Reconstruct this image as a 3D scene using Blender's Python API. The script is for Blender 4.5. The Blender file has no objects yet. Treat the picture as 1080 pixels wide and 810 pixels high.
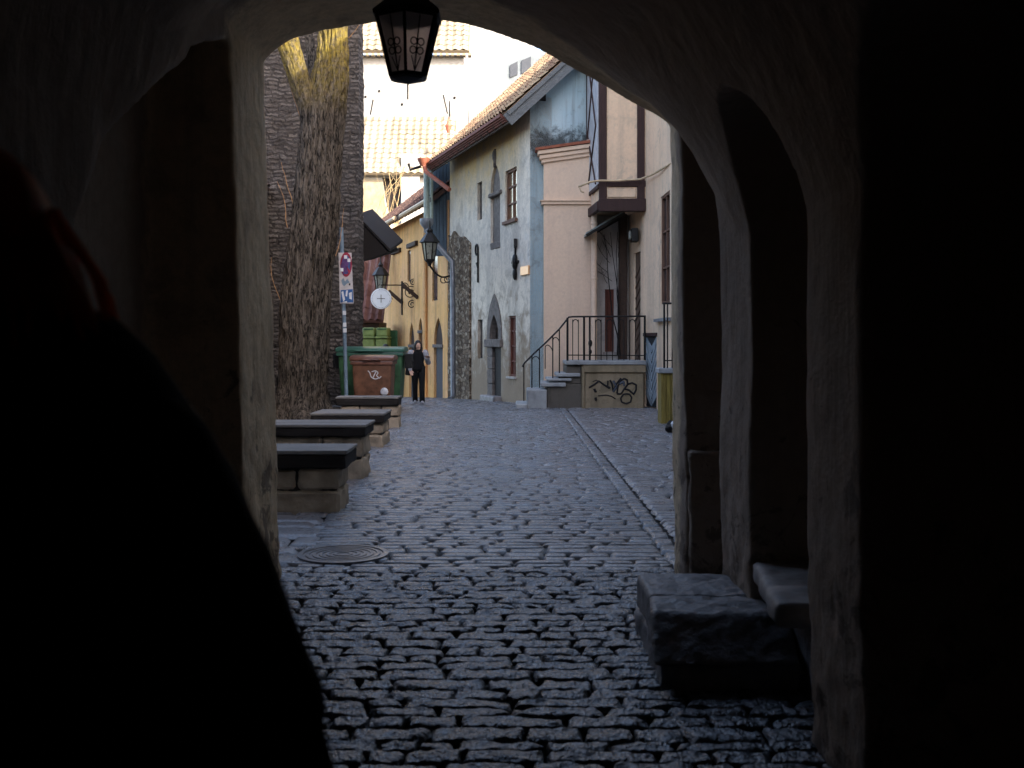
import bpy, bmesh, math, random
from mathutils import Vector, Matrix, noise
random.seed(7)
F, CX, HV, CH = 1100.0, 540.0, 360.0, 1.6
scene = bpy.context.scene
COL = scene.collection
V = Vector

def lerp(a, b, t): return a + (b - a) * t
def sstep(a, b, x):
    t = max(0.0, min(1.0, (x - a) / (b - a)))
    return t * t * (3 - 2 * t)
GZ = [(-60, 0.0), (25, 0.0), (27, -0.02), (30, -0.1), (35, -0.3), (47, -0.87), (62, -1.5), (400, -4)]
def gz(Y):
    for (a, za), (b, zb) in zip(GZ, GZ[1:]):
        if Y <= b: return lerp(za, zb, (Y - a) / (b - a))
    return GZ[-1][1]
def P(u, v, Y): return V(((u - CX) / F * Y, Y, CH + (HV - v) / F * Y))
def G(u, v):
    Y = CH * F / (v - HV)
    for _ in range(30): Y = lerp(Y, (CH - gz(Y)) * F / (v - HV), 0.6)
    return V(((u - CX) / F * Y, Y, gz(Y)))
def fbm(p, s=1.0, o=4):
    return noise.fractal(V(p) * s, 1.0, 2.0, o)

# ------------------------------------------------------------------ objects
ORG = {}
def tag(o, label=None, cat=None, group=None, kind=None):
    if label: o['label'] = label
    if cat: o['category'] = cat
    if group: o['group'] = group
    if kind: o['kind'] = kind
    return o
def thing(name, loc, label, cat, group=None):
    o = bpy.data.objects.new(name, None); COL.objects.link(o)
    o.empty_display_size = 0.1
    o.location = loc; ORG[o] = V(loc)
    return tag(o, label, cat, group)
def link_mesh(name, me, mat, parent=None):
    o = bpy.data.objects.new(name, me); COL.objects.link(o)
    if mat is not None and not me.materials: me.materials.append(mat)
    if parent is not None: o.parent = parent
    return o
def kids(o): return [c for c in bpy.data.objects if c.parent == o]
def copy_tree(o, parent=None):
    c = o.copy(); COL.objects.link(c)
    if parent is not None: c.parent = parent
    for ch in kids(o): copy_tree(ch, c)
    return c

class MB:
    def __init__(s): s.v = []; s.f = []
    def add(s, vs, fs):
        b = len(s.v); s.v += [V(x) for x in vs]; s.f += [tuple(i + b for i in f) for f in fs]; return s
    def hexa(s, p):
        return s.add(p, [(0,3,2,1),(4,5,6,7),(0,1,5,4),(1,2,6,5),(2,3,7,6),(3,0,4,7)])
    def box(s, a, b):
        x0,y0,z0 = a; x1,y1,z1 = b
        return s.hexa([(x0,y0,z0),(x1,y0,z0),(x1,y1,z0),(x0,y1,z0),(x0,y0,z1),(x1,y0,z1),(x1,y1,z1),(x0,y1,z1)])
    def obox(s, o, ex, ey, ez):
        o, ex, ey, ez = V(o), V(ex), V(ey), V(ez)
        return s.hexa([o, o+ex, o+ex+ey, o+ey, o+ez, o+ex+ez, o+ex+ey+ez, o+ey+ez])
    def bar(s, p, q, w, h, up=(0,0,1)):
        p, q, up = V(p), V(q), V(up)
        d = (q-p).normalized(); a = d.cross(up)
        if a.length < 1e-4: a = d.cross(V((1,0,0)))
        a.normalize(); b = a.cross(d)
        a *= w/2; b *= h/2
        return s.hexa([p-a-b, p+a-b, q+a-b, q-a-b, p-a+b, p+a+b, q+a+b, q-a+b])
    def prism(s, pts, ext):
        n = len(pts); pts = [V(p) for p in pts]; e = V(ext)
        nrm = V((0,0,0))
        for i in range(n): nrm += pts[i].cross(pts[(i+1) % n])
        if nrm.dot(e) > 0: pts = pts[::-1]
        return s.add(pts + [p+e for p in pts],
              [tuple(range(n)), tuple(range(2*n-1, n-1, -1))] + [((i+1)%n, i, n+i, n+(i+1)%n) for i in range(n)])
    def tube(s, pts, r, n=8, caps=True):
        pts = [V(p) for p in pts]
        if not hasattr(r, '__len__'): r = [r]*len(pts)
        b = len(s.v); prev = None
        for i, p in enumerate(pts):
            d = (pts[min(i+1, len(pts)-1)] - pts[max(i-1, 0)]).normalized()
            if prev is None:
                a = d.cross(V((0,0,1)))
                if a.length < 0.05: a = d.cross(V((1,0,0)))
            else:
                a = prev - d * prev.dot(d)
            a.normalize(); prev = a; c = d.cross(a)
            for k in range(n):
                t = 2*math.pi*k/n
                s.v.append(p + (a*math.cos(t) + c*math.sin(t))*r[i])
        for i in range(len(pts)-1):
            for k in range(n):
                k2 = (k+1) % n
                s.f.append((b+i*n+k, b+(i+1)*n+k, b+(i+1)*n+k2, b+i*n+k2))
        if caps:
            s.f.append(tuple(b+k for k in range(n)))
            s.f.append(tuple(b+(len(pts)-1)*n+k for k in range(n-1, -1, -1)))
        return s
    def lathe(s, c, prof, n=16, rot=0.0, sx=1.0, sy=1.0):
        c = V(c); b = len(s.v)
        for (r, z) in prof:
            for k in range(n):
                t = rot + 2*math.pi*k/n
                s.v.append(c + V((r*sx*math.cos(t), r*sy*math.sin(t), z)))
        for i in range(len(prof)-1):
            for k in range(n):
                k2 = (k+1) % n
                s.f.append((b+i*n+k, b+i*n+k2, b+(i+1)*n+k2, b+(i+1)*n+k))
        s.f.append(tuple(b+k for k in range(n-1, -1, -1)))
        s.f.append(tuple(b+(len(prof)-1)*n+k for k in range(n)))
        return s
    def ball(s, c, r, n=12, m=8):
        rx, ry, rz = r if hasattr(r, '__len__') else (r, r, r)
        c = V(c); b = len(s.v)
        s.v.append(c - V((0,0,rz)))
        for i in range(1, m):
            a = -math.pi/2 + math.pi*i/m
            for k in range(n):
                t = 2*math.pi*k/n
                s.v.append(c + V((rx*math.cos(a)*math.cos(t), ry*math.cos(a)*math.sin(t), rz*math.sin(a))))
        s.v.append(c + V((0,0,rz)))
        for k in range(n): s.f.append((b, b+1+(k+1)%n, b+1+k))
        for i in range(m-2):
            for k in range(n):
                k2 = (k+1) % n
                s.f.append((b+1+i*n+k, b+1+i*n+k2, b+1+(i+1)*n+k2, b+1+(i+1)*n+k))
        e = b+1+(m-2)*n
        for k in range(n): s.f.append((e+k, e+(k+1)%n, e+n))
        return s
    def rings(s, rings, closed=True, caps=True):
        b = len(s.v); n = len(rings[0])
        for r in rings: s.v += [V(p) for p in r]
        for i in range(len(rings)-1):
            for k in range(n if closed else n-1):
                k2 = (k+1) % n
                s.f.append((b+i*n+k, b+i*n+k2, b+(i+1)*n+k2, b+(i+1)*n+k))
        if caps and closed:
            s.f.append(tuple(b+k for k in range(n-1, -1, -1)))
            s.f.append(tuple(b+(len(rings)-1)*n+k for k in range(n)))
        return s
    def mesh(s, name, org=V((0,0,0))):
        me = bpy.data.meshes.new(name)
        me.from_pydata([tuple(p-org) for p in s.v], [], s.f)
        return me
    def build(s, name, mat, parent=None, smooth=False, bevel=0.0, fix=True, rough=None, seg=1):
        org = ORG.get(parent, V((0,0,0))) if parent is not None else V((0,0,0))
        me = s.mesh(name, org)
        if fix or bevel or rough:
            bm = bmesh.new(); bm.from_mesh(me)
            if fix: bmesh.ops.recalc_face_normals(bm, faces=bm.faces)
            if bevel:
                ed = [e for e in bm.edges if len(e.link_faces) == 2 and e.calc_face_angle(0) > 0.5]
                bmesh.ops.bevel(bm, geom=ed, offset=bevel, segments=seg, affect='EDGES', profile=0.6, clamp_overlap=True)
            if rough:
                cut, amp, fr = rough
                for _ in range(8):
                    ed = [e for e in bm.edges if e.calc_length() > cut]
                    if not ed: break
                    bmesh.ops.subdivide_edges(bm, edges=ed, cuts=1, use_grid_fill=True)
                bmesh.ops.triangulate(bm, faces=[f for f in bm.faces if len(f.verts) > 4])
                bm.normal_update()
                off = V(org)
                mv = []
                for vv in bm.verts:
                    p = vv.co + off
                    mv.append(vv.normal * (amp * noise.fractal(p*fr, 1.0, 2.0, 4)))
                for vv, m_ in zip(bm.verts, mv): vv.co += m_
            bm.to_mesh(me); bm.free()
        if smooth:
            me.polygons.foreach_set('use_smooth', [True]*len(me.polygons))
            if smooth == 'auto':
                me.set_sharp_from_angle(angle=math.radians(40))
        o = link_mesh(name, me, mat, parent)
        ORG[o] = org
        return o

def boolean(me, cutters, op='DIFFERENCE', solver='EXACT'):
    """returns a new mesh: me minus each cutter MB"""
    o = bpy.data.objects.new('tmp', me); COL.objects.link(o)
    cs = []
    for i, c in enumerate(cutters):
        cm = c if isinstance(c, bpy.types.Mesh) else c.mesh('cut')
        bm = bmesh.new(); bm.from_mesh(cm); bmesh.ops.recalc_face_normals(bm, faces=bm.faces); bm.to_mesh(cm); bm.free()
        co = bpy.data.objects.new('cut', cm); COL.objects.link(co); cs.append(co)
        m = o.modifiers.new('b', 'BOOLEAN'); m.operation = op; m.solver = solver; m.object = co
    dg = bpy.context.evaluated_depsgraph_get(); dg.update()
    new = bpy.data.meshes.new_from_object(o.evaluated_get(dg))
    for co in cs: bpy.data.objects.remove(co)
    bpy.data.objects.remove(o)
    return new
def remesh(me, size, smooth_it=0):
    o = bpy.data.objects.new('tmp', me); COL.objects.link(o)
    m = o.modifiers.new('r', 'REMESH'); m.mode = 'VOXEL'; m.voxel_size = size; m.use_smooth_shade = True
    if smooth_it:
        s = o.modifiers.new('s', 'SMOOTH'); s.iterations = smooth_it; s.factor = 0.5
    dg = bpy.context.evaluated_depsgraph_get(); dg.update()
    new = bpy.data.meshes.new_from_object(o.evaluated_get(dg))
    bpy.data.objects.remove(o)
    return new
def wall_with_holes(name, mb, cuts, mat, parent, bevel=0.0):
    me = mb.mesh(name)
    bm = bmesh.new(); bm.from_mesh(me); bmesh.ops.recalc_face_normals(bm, faces=bm.faces); bm.to_mesh(me); bm.free()
    if cuts: me = boolean(me, cuts)
    org = ORG[parent]
    me.transform(Matrix.Translation(-org)); me.name = name
    me.materials.clear()
    o = link_mesh(name, me, mat, parent); ORG[o] = org
    return o

class Plane:
    """a vertical wall plane: s runs along d, o along the outward normal"""
    def __init__(self, p0, d, n):
        self.p = V((p0[0], p0[1], 0)); self.d = V((d[0], d[1], 0)).normalized(); self.n = V((n[0], n[1], 0)).normalized()
    def pt(self, s, z, o=0.0): return self.p + self.d*s + self.n*o + V((0,0,z))
    def pix(self, u, v, o=0.0):
        k = (u-CX)/F; q = self.p + self.n*o
        Y = (q.x*self.n.x + q.y*self.n.y) / (k*self.n.x + self.n.y)
        w = P(u, v, Y)
        return (w-q).dot(self.d), w.z
    def box(self, mb, s0, s1, z0, z1, o0, o1):
        return mb.obox(self.pt(s0, z0, o0), self.d*(s1-s0), self.n*(o1-o0), V((0,0,z1-z0)))
    def poly(self, mb, pts, o0, o1):
        return mb.prism([self.pt(s, z, o0) for s, z in pts], self.n*(o1-o0))

def pointed(s0, s1, z0, zs, zt, n=6):
    """outline of a pointed arch opening"""
    c = (s0+s1)/2; out = [(s0, z0), (s1, z0)]
    for i in range(n+1):
        t = i/n*math.pi/3; out.append((s0+(s1-s0)*math.cos(t), lerp(zs, zt, math.sin(t)/math.sin(math.pi/3))))
    for i in range(1, n+1):
        t = (1-i/n)*math.pi/3; out.append((s1-(s1-s0)*math.cos(t), lerp(zs, zt, math.sin(t)/math.sin(math.pi/3))))
    return out

# ------------------------------------------------------------------ materials
class M:
    def __init__(s, name):
        s.m = bpy.data.materials.new(name); s.m.use_nodes = True
        s.nt = s.m.node_tree; s.nt.nodes.clear()
        s.out = s.nt.nodes.new('ShaderNodeOutputMaterial')
        s.b = s.nt.nodes.new('ShaderNodeBsdfPrincipled')
        s.nt.links.new(s.b.outputs[0], s.out.inputs[0])
        s._tc = None
    def n(s, t, **kw):
        nd = s.nt.nodes.new('ShaderNode'+t)
        for k, v in kw.items(): setattr(nd, k, v)
        return nd
    def set(s, sock, val):
        if isinstance(val, bpy.types.NodeSocket): s.nt.links.new(val, sock)
        elif val is not None:
            if hasattr(val, '__len__') and len(val) == 3 and sock.type == 'RGBA': val = (*val, 1)
            sock.default_value = val
    def pos(s):
        if s._tc is None: s._tc = s.n('TexCoord').outputs['Object']
        return s._tc
    def mapping(s, scale=(1,1,1), rot=(0,0,0), vec=None, loc=(0,0,0)):
        m = s.n('Mapping'); s.set(m.inputs['Vector'], vec or s.pos())
        m.inputs['Scale'].default_value = scale; m.inputs['Rotation'].default_value = rot; m.inputs['Location'].default_value = loc
        return m.outputs[0]
    def noise(s, scale, detail=4, rough=0.55, vec=None, dist=0.0, out='Fac'):
        t = s.n('TexNoise'); s.set(t.inputs['Vector'], vec or s.pos())
        t.inputs['Scale'].default_value = scale; t.inputs['Detail'].default_value = detail
        t.inputs['Roughness'].default_value = rough; t.inputs['Distortion'].default_value = dist
        return t.outputs[out]
    def voro(s, scale, feature='F1', vec=None, out='Distance', rand=1.0):
        t = s.n('TexVoronoi', feature=feature); s.set(t.inputs['Vector'], vec or s.pos())
        t.inputs['Scale'].default_value = scale; t.inputs['Randomness'].default_value = rand
        return t.outputs[out]
    def ramp(s, fac, stops, interp='LINEAR'):
        r = s.n('ValToRGB'); s.set(r.inputs[0], fac); r.color_ramp.interpolation = interp
        e = r.color_ramp.elements
        while len(e) < len(stops): e.new(0.5)
        for el, (p, c) in zip(e, stops):
            el.position = p
            el.color = (c, c, c, 1) if not hasattr(c, '__len__') else (*c, 1)
        return r.outputs[0]
    def mix(s, fac, a, b, mode='MIX'):
        m = s.n('Mix', data_type='RGBA', blend_type=mode)
        s.set(m.inputs[0], fac); s.set(m.inputs[6], a); s.set(m.inputs[7], b)
        return m.outputs[2]
    def math(s, op, a, b=None):
        m = s.n('Math', operation=op); s.set(m.inputs[0], a)
        if b is not None: s.set(m.inputs[1], b)
        return m.outputs[0]
    def sep(s, vec=None):
        m = s.n('SeparateXYZ'); s.set(m.inputs[0], vec or s.pos()); return m.outputs
    def comb(s, x, y, z):
        m = s.n('CombineXYZ'); s.set(m.inputs[0], x); s.set(m.inputs[1], y); s.set(m.inputs[2], z); return m.outputs[0]
    def vadd(s, a, b, sc=1.0):
        m = s.n('VectorMath', operation='MULTIPLY_ADD'); s.set(m.inputs[0], b); m.inputs[1].default_value = (sc, sc, sc); s.set(m.inputs[2], a)
        return m.outputs[0]
    def bump(s, h, strength=0.5, dist=0.02, prev=None):
        b = s.n('Bump'); s.set(b.inputs['Height'], h); b.inputs['Strength'].default_value = strength
        b.inputs['Distance'].default_value = dist
        if prev is not None: s.set(b.inputs['Normal'], prev)
        return b.outputs[0]
    def done(s, color=None, rough=None, normal=None, spec=None, metal=None):
        s.set(s.b.inputs['Base Color'], color)
        s.set(s.b.inputs['Roughness'], rough)
        if normal is not None: s.set(s.b.inputs['Normal'], normal)
        if spec is not None: s.b.inputs['Specular IOR Level'].default_value = spec
        if metal is not None: s.b.inputs['Metallic'].default_value = metal
        return s.m

def simple(name, c, rough=0.6, var=0.25, scale=8.0, bump=0.15, dist=0.01, metal=0.0, spec=0.3, stretch=(1,1,1)):
    m = M(name)
    vec = m.mapping(stretch)
    f = m.noise(scale, 5, 0.6, vec)
    dark = tuple(x*(1-var) for x in c); lite = tuple(min(1, x*(1+var)) for x in c)
    col = m.ramp(f, [(0.3, dark), (0.7, lite)])
    rr = m.math('MULTIPLY_ADD', f, 0.3)
    m.nt.nodes[-1].inputs[2].default_value = rough-0.15
    return m.done(col, rr, m.bump(m.noise(scale*3, 4, 0.6, vec), bump, dist), spec, metal)

def plaster(name, base, stain, warm=None, streak=0.5, patch=0.5, bumpd=0.012, fine=1.0, crack=None):
    m = M(name)
    big = m.noise(0.55, 5, 0.62); mid = m.noise(2.6, 6, 0.65, dist=0.4); fin = m.noise(14*fine, 6, 0.7)
    strk = m.noise(1.0, 5, 0.65, m.mapping((2.6, 2.6, 0.22)))
    col = m.mix(m.ramp(big, [(0.35, 0), (0.68, 1)]), base, warm or base)
    col = m.mix(m.math('MULTIPLY', m.ramp(strk, [(0.48, 0), (0.72, 1)]), streak), col, stain)
    col = m.mix(m.math('MULTIPLY', m.ramp(mid, [(0.52, 0), (0.66, 1)]), patch), col, tuple((a*0.5+b*0.5) for a, b in zip(base, stain)))
    col = m.mix(m.math('MULTIPLY', m.ramp(fin, [(0.35, 1), (0.6, 0)]), 0.14), col, tuple(x*0.55 for x in stain))
    peel = m.ramp(m.noise(1.7, 9, 0.68, m.mapping((1,1,.8),loc=(3.1,7.7,1.3)), 0.7), [(0.585, 0), (0.60, 1)])
    col = m.mix(m.math('MULTIPLY', peel, patch), col, tuple(a*0.35+b*0.65 for a, b in zip(base, stain)))
    nrm = m.bump(mid, 0.5, bumpd*2); nrm = m.bump(fin, 0.6, bumpd, nrm); nrm = m.bump(peel, -0.4, 0.01, nrm)
    return m.done(col, 0.92, nrm, 0.15)

def masonry(name, cols, mortar, ang=0.0, bw=0.45, bh=0.16, warp=0.12, bumpd=0.05, msize=0.018):
    """coursed rubble: a warped brick pattern laid along a wall whose run makes the angle ang with X"""
    m = M(name)
    x, y, z = m.sep()
    a = m.math('ADD', m.math('MULTIPLY', x, math.cos(ang)), m.math('MULTIPLY', y, math.sin(ang)))
    vec = m.comb(a, z, 0.0)
    w1 = m.noise(2.2, 3, 0.5, out='Color'); w2 = m.noise(7, 3, 0.5, out='Color')
    vec = m.vadd(vec, w1, warp); vec = m.vadd(vec, w2, warp*0.35)
    b = m.n('TexBrick'); m.set(b.inputs['Vector'], vec)
    b.offset = 0.47; b.squash = 0.72; b.squash_frequency = 3
    b.inputs['Scale'].default_value = 1.0; b.inputs['Brick Width'].default_value = bw; b.inputs['Row Height'].default_value = bh
    b.inputs['Mortar Size'].default_value = msize; b.inputs['Mortar Smooth'].default_value = 0.35; b.inputs['Bias'].default_value = 0.0
    b.inputs['Color1'].default_value = (*cols[0], 1); b.inputs['Color2'].default_value = (*cols[1], 1); b.inputs['Mortar'].default_value = (*mortar, 1)
    fin = m.noise(16, 6, 0.7); mid = m.noise(3.5, 5, 0.65)
    col = m.mix(m.ramp(mid, [(0.35, 0.0), (0.7, 0.8)]), b.outputs['Color'], cols[2])
    col = m.mix(m.math('MULTIPLY', m.ramp(fin, [(0.35, 1), (0.62, 0)]), 0.5), col, tuple(c*0.4 for c in cols[0]))
    h = m.math('SUBTRACT', m.math('MULTIPLY', fin, 0.5), b.outputs['Fac'])
    h = m.math('ADD', h, m.math('MULTIPLY', mid, 0.6))
    return m.done(col, 0.9, m.bump(h, 0.9, bumpd), 0.2)

def rubble(name, cols, mortar, scale=4.5, bumpd=0.05):
    m = M(name)
    vec = m.vadd(m.mapping((1, 1, 1.5)), m.noise(3, 3, out='Color'), 0.15)
    e = m.voro(scale, 'DISTANCE_TO_EDGE', vec)
    c = m.voro(scale, 'F1', vec, 'Color')
    cv = m.ramp(m.sep(c)[0], [(0.1, cols[0]), (0.5, cols[1]), (0.9, cols[2])])
    fin = m.noise(18, 6, 0.7)
    mask = m.ramp(e, [(0.02, 0), (0.12, 1)])
    col = m.mix(mask, mortar, cv)
    col = m.mix(m.math('MULTIPLY', m.ramp(fin, [(0.35, 1), (0.6, 0)]), 0.5), col, tuple(x*0.4 for x in mortar))
    h = m.math('ADD', m.math('MULTIPLY', mask, 0.8), m.math('MULTIPLY', fin, 0.5))
    return m.done(col, 0.9, m.bump(h, 0.9, bumpd), 0.2)

def wood(name, c, dark, axis='z', rough=0.75, scale=1.0):
    m = M(name)
    sc = {'x': (0.7, 9, 9), 'y': (9, 0.7, 9), 'z': (9, 9, 0.7)}[axis]
    g = m.noise(1.6*scale, 7, 0.7, m.mapping(sc), 0.6); g2 = m.noise(5*scale, 6, 0.75, m.mapping(sc))
    col = m.mix(m.ramp(g, [(0.3, 0), (0.7, 1)]), c, dark)
    col = m.mix(m.math('MULTIPLY', m.ramp(g2, [(0.3, 1), (0.5, 0)]), 0.6), col, tuple(x*0.4 for x in dark))
    return m.done(col, rough, m.bump(g2, 0.6, 0.008), 0.25)

def tilemat(name, c1, c2, c3, dirt=0.4):
    m = M(name)
    at = m.n('Attribute', attribute_name='Col').outputs['Fac']
    f = m.noise(1.2, 5, 0.6); fin = m.noise(20, 5, 0.7)
    col = m.ramp(at, [(0.05, c1), (0.5, c2), (0.95, c3)])
    col = m.mix(m.math('MULTIPLY', m.ramp(f, [(0.45, 0), (0.7, 1)]), dirt), col, tuple(x*0.4 for x in c2))
    return m.done(col, 0.85, m.bump(fin, 0.5, 0.01), 0.2)

def tiled_roof(name, mat, parent, o, eu, ev, per=0.22, row=0.3, amp=0.035, step=0.025, thick=0.06, sub=4):
    """corrugated clay tiles laid in stepped rows on the plane o + a*eu + b*ev"""
    o, eu, ev = V(o), V(eu), V(ev)
    L, H = eu.length, ev.length; du, dv = eu/L, ev/H
    nrm = du.cross(dv).normalized()
    if nrm.z < 0: nrm = -nrm
    nc = max(1, int(L/per)); nr = max(1, int(H/row))
    mb = MB(); cols = []
    per = L/nc; row = H/nr
    rnd = random.Random(hash((nc, nr)) & 1023)
    W = nc*sub+1
    for r in range(nr):
        jit = [rnd.uniform(-0.012, 0.012) for _ in range(nc+1)]
        for edge in (0, 1):
            for i in range(W):
                x = i*per/sub; k = min(nc-1, i//sub)
                h = amp*math.sin(2*math.pi*i/sub) + (step if edge == 0 else 0.0) + jit[k]*0.5
                sag = 0.02*noise.noise(V((x*0.4, r*0.3, 3.3)))
                mb.v.append(o + du*x + dv*(r*row + (jit[k] if edge == 0 else row+0.02)) + nrm*(h+sag))
        b = r*2*W
        for i in range(W-1):
            mb.f.append((b+i, b+i+1, b+W+i+1, b+W+i))
            cols.append(rnd.random() if i % sub == 0 or not cols else cols[-1])
    # solid deck under the tiles
    b0 = len(mb.v); d = -nrm*thick
    mb.hexa([o-nrm*0.04, o+eu-nrm*0.04, o+eu+ev-nrm*0.04, o+ev-nrm*0.04, o+d-nrm*0.04, o+eu+d-nrm*0.04, o+eu+ev+d-nrm*0.04, o+ev+d-nrm*0.04])
    cols += [0.4]*6
    ob = mb.build(name, mat, parent, fix=False)
    me = ob.data
    ca = me.color_attributes.new('Col', 'FLOAT_COLOR', 'CORNER')
    k = 0
    for p, c in zip(me.polygons, cols):
        for li in p.loop_indices: ca.data[li].color = (c, c, c, 1)
    return ob
# ------------------------------------------------------------------ shared materials
MT = {}
def tunnelmat():
    m = M('aged_passage_plaster')
    x, y, z = m.sep()
    big = m.noise(0.7,5,0.62); mid = m.noise(2.6,6,0.68,dist=.4); fin = m.noise(15,6,0.7); stk = m.noise(1.3,6,0.7,m.mapping((5,5,.22)))
    c = m.mix(m.ramp(big,[(.3,0),(.7,1)]), (0.33,0.25,0.19), (0.40,0.31,0.24))
    # daylight on the outer reveal painted in as a paler, warmer tone (the last metre)
    lit_reveal = m.math('ADD', y, m.math('MULTIPLY', m.math('SUBTRACT', mid, .5), 0.5))
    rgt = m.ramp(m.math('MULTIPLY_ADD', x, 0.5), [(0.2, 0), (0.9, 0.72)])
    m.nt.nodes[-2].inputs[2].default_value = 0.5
    lit_reveal = m.math('SUBTRACT', lit_reveal, rgt)
    c = m.mix(m.ramp(m.math('ADD', lit_reveal, 1.05), [(0.0,0),(0.10,1)]), c, (0.74,0.56,0.36))
    c = m.mix(m.math('MULTIPLY', m.ramp(stk,[(.54,0),(.7,1)]), .32), c, (0.25,0.19,0.14))
    c = m.mix(m.math('MULTIPLY', m.ramp(mid,[(.53,0),(.66,1)]), .5), c, (0.30,0.22,0.16))
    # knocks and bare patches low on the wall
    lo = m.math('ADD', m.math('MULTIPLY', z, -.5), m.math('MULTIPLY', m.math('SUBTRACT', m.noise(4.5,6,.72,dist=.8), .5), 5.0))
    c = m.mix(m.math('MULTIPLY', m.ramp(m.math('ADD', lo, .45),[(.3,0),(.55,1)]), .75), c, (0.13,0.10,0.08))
    c = m.mix(m.math('MULTIPLY', m.ramp(fin,[(.35,1),(.6,0)]), .25), c, (0.16,0.12,0.09))
    return m.done(c, .93, m.bump(fin,.6,.012,m.bump(m.math('ADD',mid,stk),.5,.03)), .12)
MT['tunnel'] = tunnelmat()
MT['gap'] = simple('paving_bedding', (0.035,0.033,0.03), 0.95, 0.4, 20, 0.5, 0.02)
MT['iron'] = simple('black_wrought_iron', (0.02,0.019,0.018), 0.55, 0.4, 14, 0.2, 0.004, 0.5)
MT['zinc'] = simple('zinc_sheet', (0.24,0.26,0.29), 0.5, 0.3, 4, 0.1, 0.004, 0.6)
MT['step'] = simple('worn_step_stone', (0.22,0.205,0.20), 0.5, 0.45, 7, 0.7, 0.02)
MT['seat'] = simple('worn_limestone_slab', (0.33,0.30,0.28), 0.6, 0.35, 5, 0.5, 0.015)
MT['glass'] = simple('dark_window_glass', (0.03,0.032,0.035), 0.12, 0.2, 3, 0.05, 0.004, 0, 0.6)
MT['glass'].node_tree.nodes['Principled BSDF'].inputs['Roughness'].default_value = 0.1

# ------------------------------------------------------------------ archway building
arch = thing('archway_building', (0, 7.1, 0), 'old plastered building with a dark vaulted passage framing the street', 'building')
def respl(pts, n):
    L = [0]
    for a, b in zip(pts, pts[1:]): L.append(L[-1] + (V(b)-V(a)).length)
    out = []
    for i in range(n):
        t = L[-1]*i/(n-1); k = 0
        while k < len(pts)-2 and L[k+1] < t: k += 1
        f = (t-L[k])/(L[k+1]-L[k]); out.append(V(pts[k]).lerp(V(pts[k+1]), f))
    return out
NL = [(-1.6,-0.3),(-1.6,2.5)]; NA = [(-1.6,2.5),(-1.52,2.95),(-1.25,3.3),(-.75,3.55),(-.2,3.65),(.3,3.5),(.66,3.2),(.88,2.83),(1.03,2.6),(1.12,2.38),(1.19,2.14)]; NR = [(1.19,2.14),(1.2,-0.3)]
def fp(u, v): p = P(u, v, 7.1); return (p.x, p.z)
FL = [(-1.555,-0.3), fp(279,64)]; FA = [fp(279,64),fp(292,53),fp(312,41),fp(340,32),fp(370,27),fp(400,24),(fp(440,22)),fp(480,25),fp(515,33),fp(550,46),fp(600,71),fp(650,98),fp(690,121),fp(706,132)]; FR = [fp(706,132),(1.11,-0.3)]
prof = []
for (l, a, r) in ((NL,NA,NR),(FL,FA,FR)):
    prof.append(respl([(x,z,0) for x,z in l],12)[:-1] + respl([(x,z,0) for x,z in a],40) + respl([(x,z,0) for x,z in r],12)[1:])
rings = []
for Y in [-6.5, 0.5, 2, 3, 4, 4.5, 5, 5.4, 5.7, 6.0, 6.3, 6.6, 6.9, 7.3, 7.7]:
    t = sstep(5.3, 6.95, Y)
    tl = sstep(4.4, 6.0, Y); np_ = len(prof[0]); ring = []
    for i, (a, b) in enumerate(zip(*prof)):
        tt = lerp(tl, t, sstep(14, 34, i)); ring.append(V((lerp(a.x,b.x,tt), Y, lerp(a.y,b.y,tt))))
    rings.append(ring)
passage = MB().rings(rings[1:])
block = MB().box((-2.6,1.0,-0.25),(2.5,7.1,4.6))
def niche(pts, x0, x1): return MB().prism([(x0,y,z) for y,z in pts], (x1-x0,0,0))
def round_niche(y0, y1, zs, za, z0=-0.4, n=14):
    c=(y0+y1)/2; r=(y1-y0)/2
    return [(y0,z0),(y1,z0)]+[(c+r*math.cos(math.pi*i/n), zs+(za-zs)*math.sin(math.pi*i/n)) for i in range(n+1)]
left_n = niche([(6.2,-.4),(6.2,3.4),(5.7,3.24),(5.0,2.95),(4.5,2.67),(4.1,2.38),(3.85,2.05),(3.75,1.6),(3.72,-.4)], -2.15, -1.0)
right1 = niche([(6.68,-.4),(6.68,3.05),(6.5,2.92),(6.3,2.78),(6.1,2.62),(5.95,2.45),(5.87,2.2),(5.86,-.4)], 0.75, 1.85)
right2 = niche(round_niche(4.22,5.22,2.1,2.74), 0.72, 1.95)
right3 = niche(round_niche(2.1,3.55,1.9,2.62), 0.6, 2.0)
left3 = niche(round_niche(1.7,3.1,1.9,2.6), -2.1, -1.0)
me = block.mesh('vault_masonry')
me = boolean(me, [passage, left_n, right1, right2, right3, left3])
me = remesh(me, 0.022, 3)
bm = bmesh.new(); bm.from_mesh(me)
bad = []
for f in bm.faces:
    c = f.calc_center_median()
    if c.x < -2.55 or c.x > 2.45 or c.z > 4.5 or c.z < -0.15 or c.y < 1.06: bad.append(f)
bmesh.ops.delete(bm, geom=bad, context='FACES')
bm.normal_update()
mv = []
for vv in bm.verts:
    p = vv.co
    d = 0.022*noise.noise(p*1.1) + 0.010*noise.noise(p*3.1+V((5,1,2))) + 0.005*noise.noise(p*9)
    low = max(0, 1-p.z/1.3)
    d += low*0.02*noise.fractal(p*6, 1, 2, 3)
    mv.append(vv.normal*d)
for vv, m_ in zip(bm.verts, mv): vv.co += m_
bm.to_mesh(me); bm.free()
me.transform(Matrix.Translation(-ORG[arch])); me.materials.clear()
me.polygons.foreach_set('use_smooth', [True]*len(me.polygons))
link_mesh('passage_vault', me, MT['tunnel'], arch)
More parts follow.
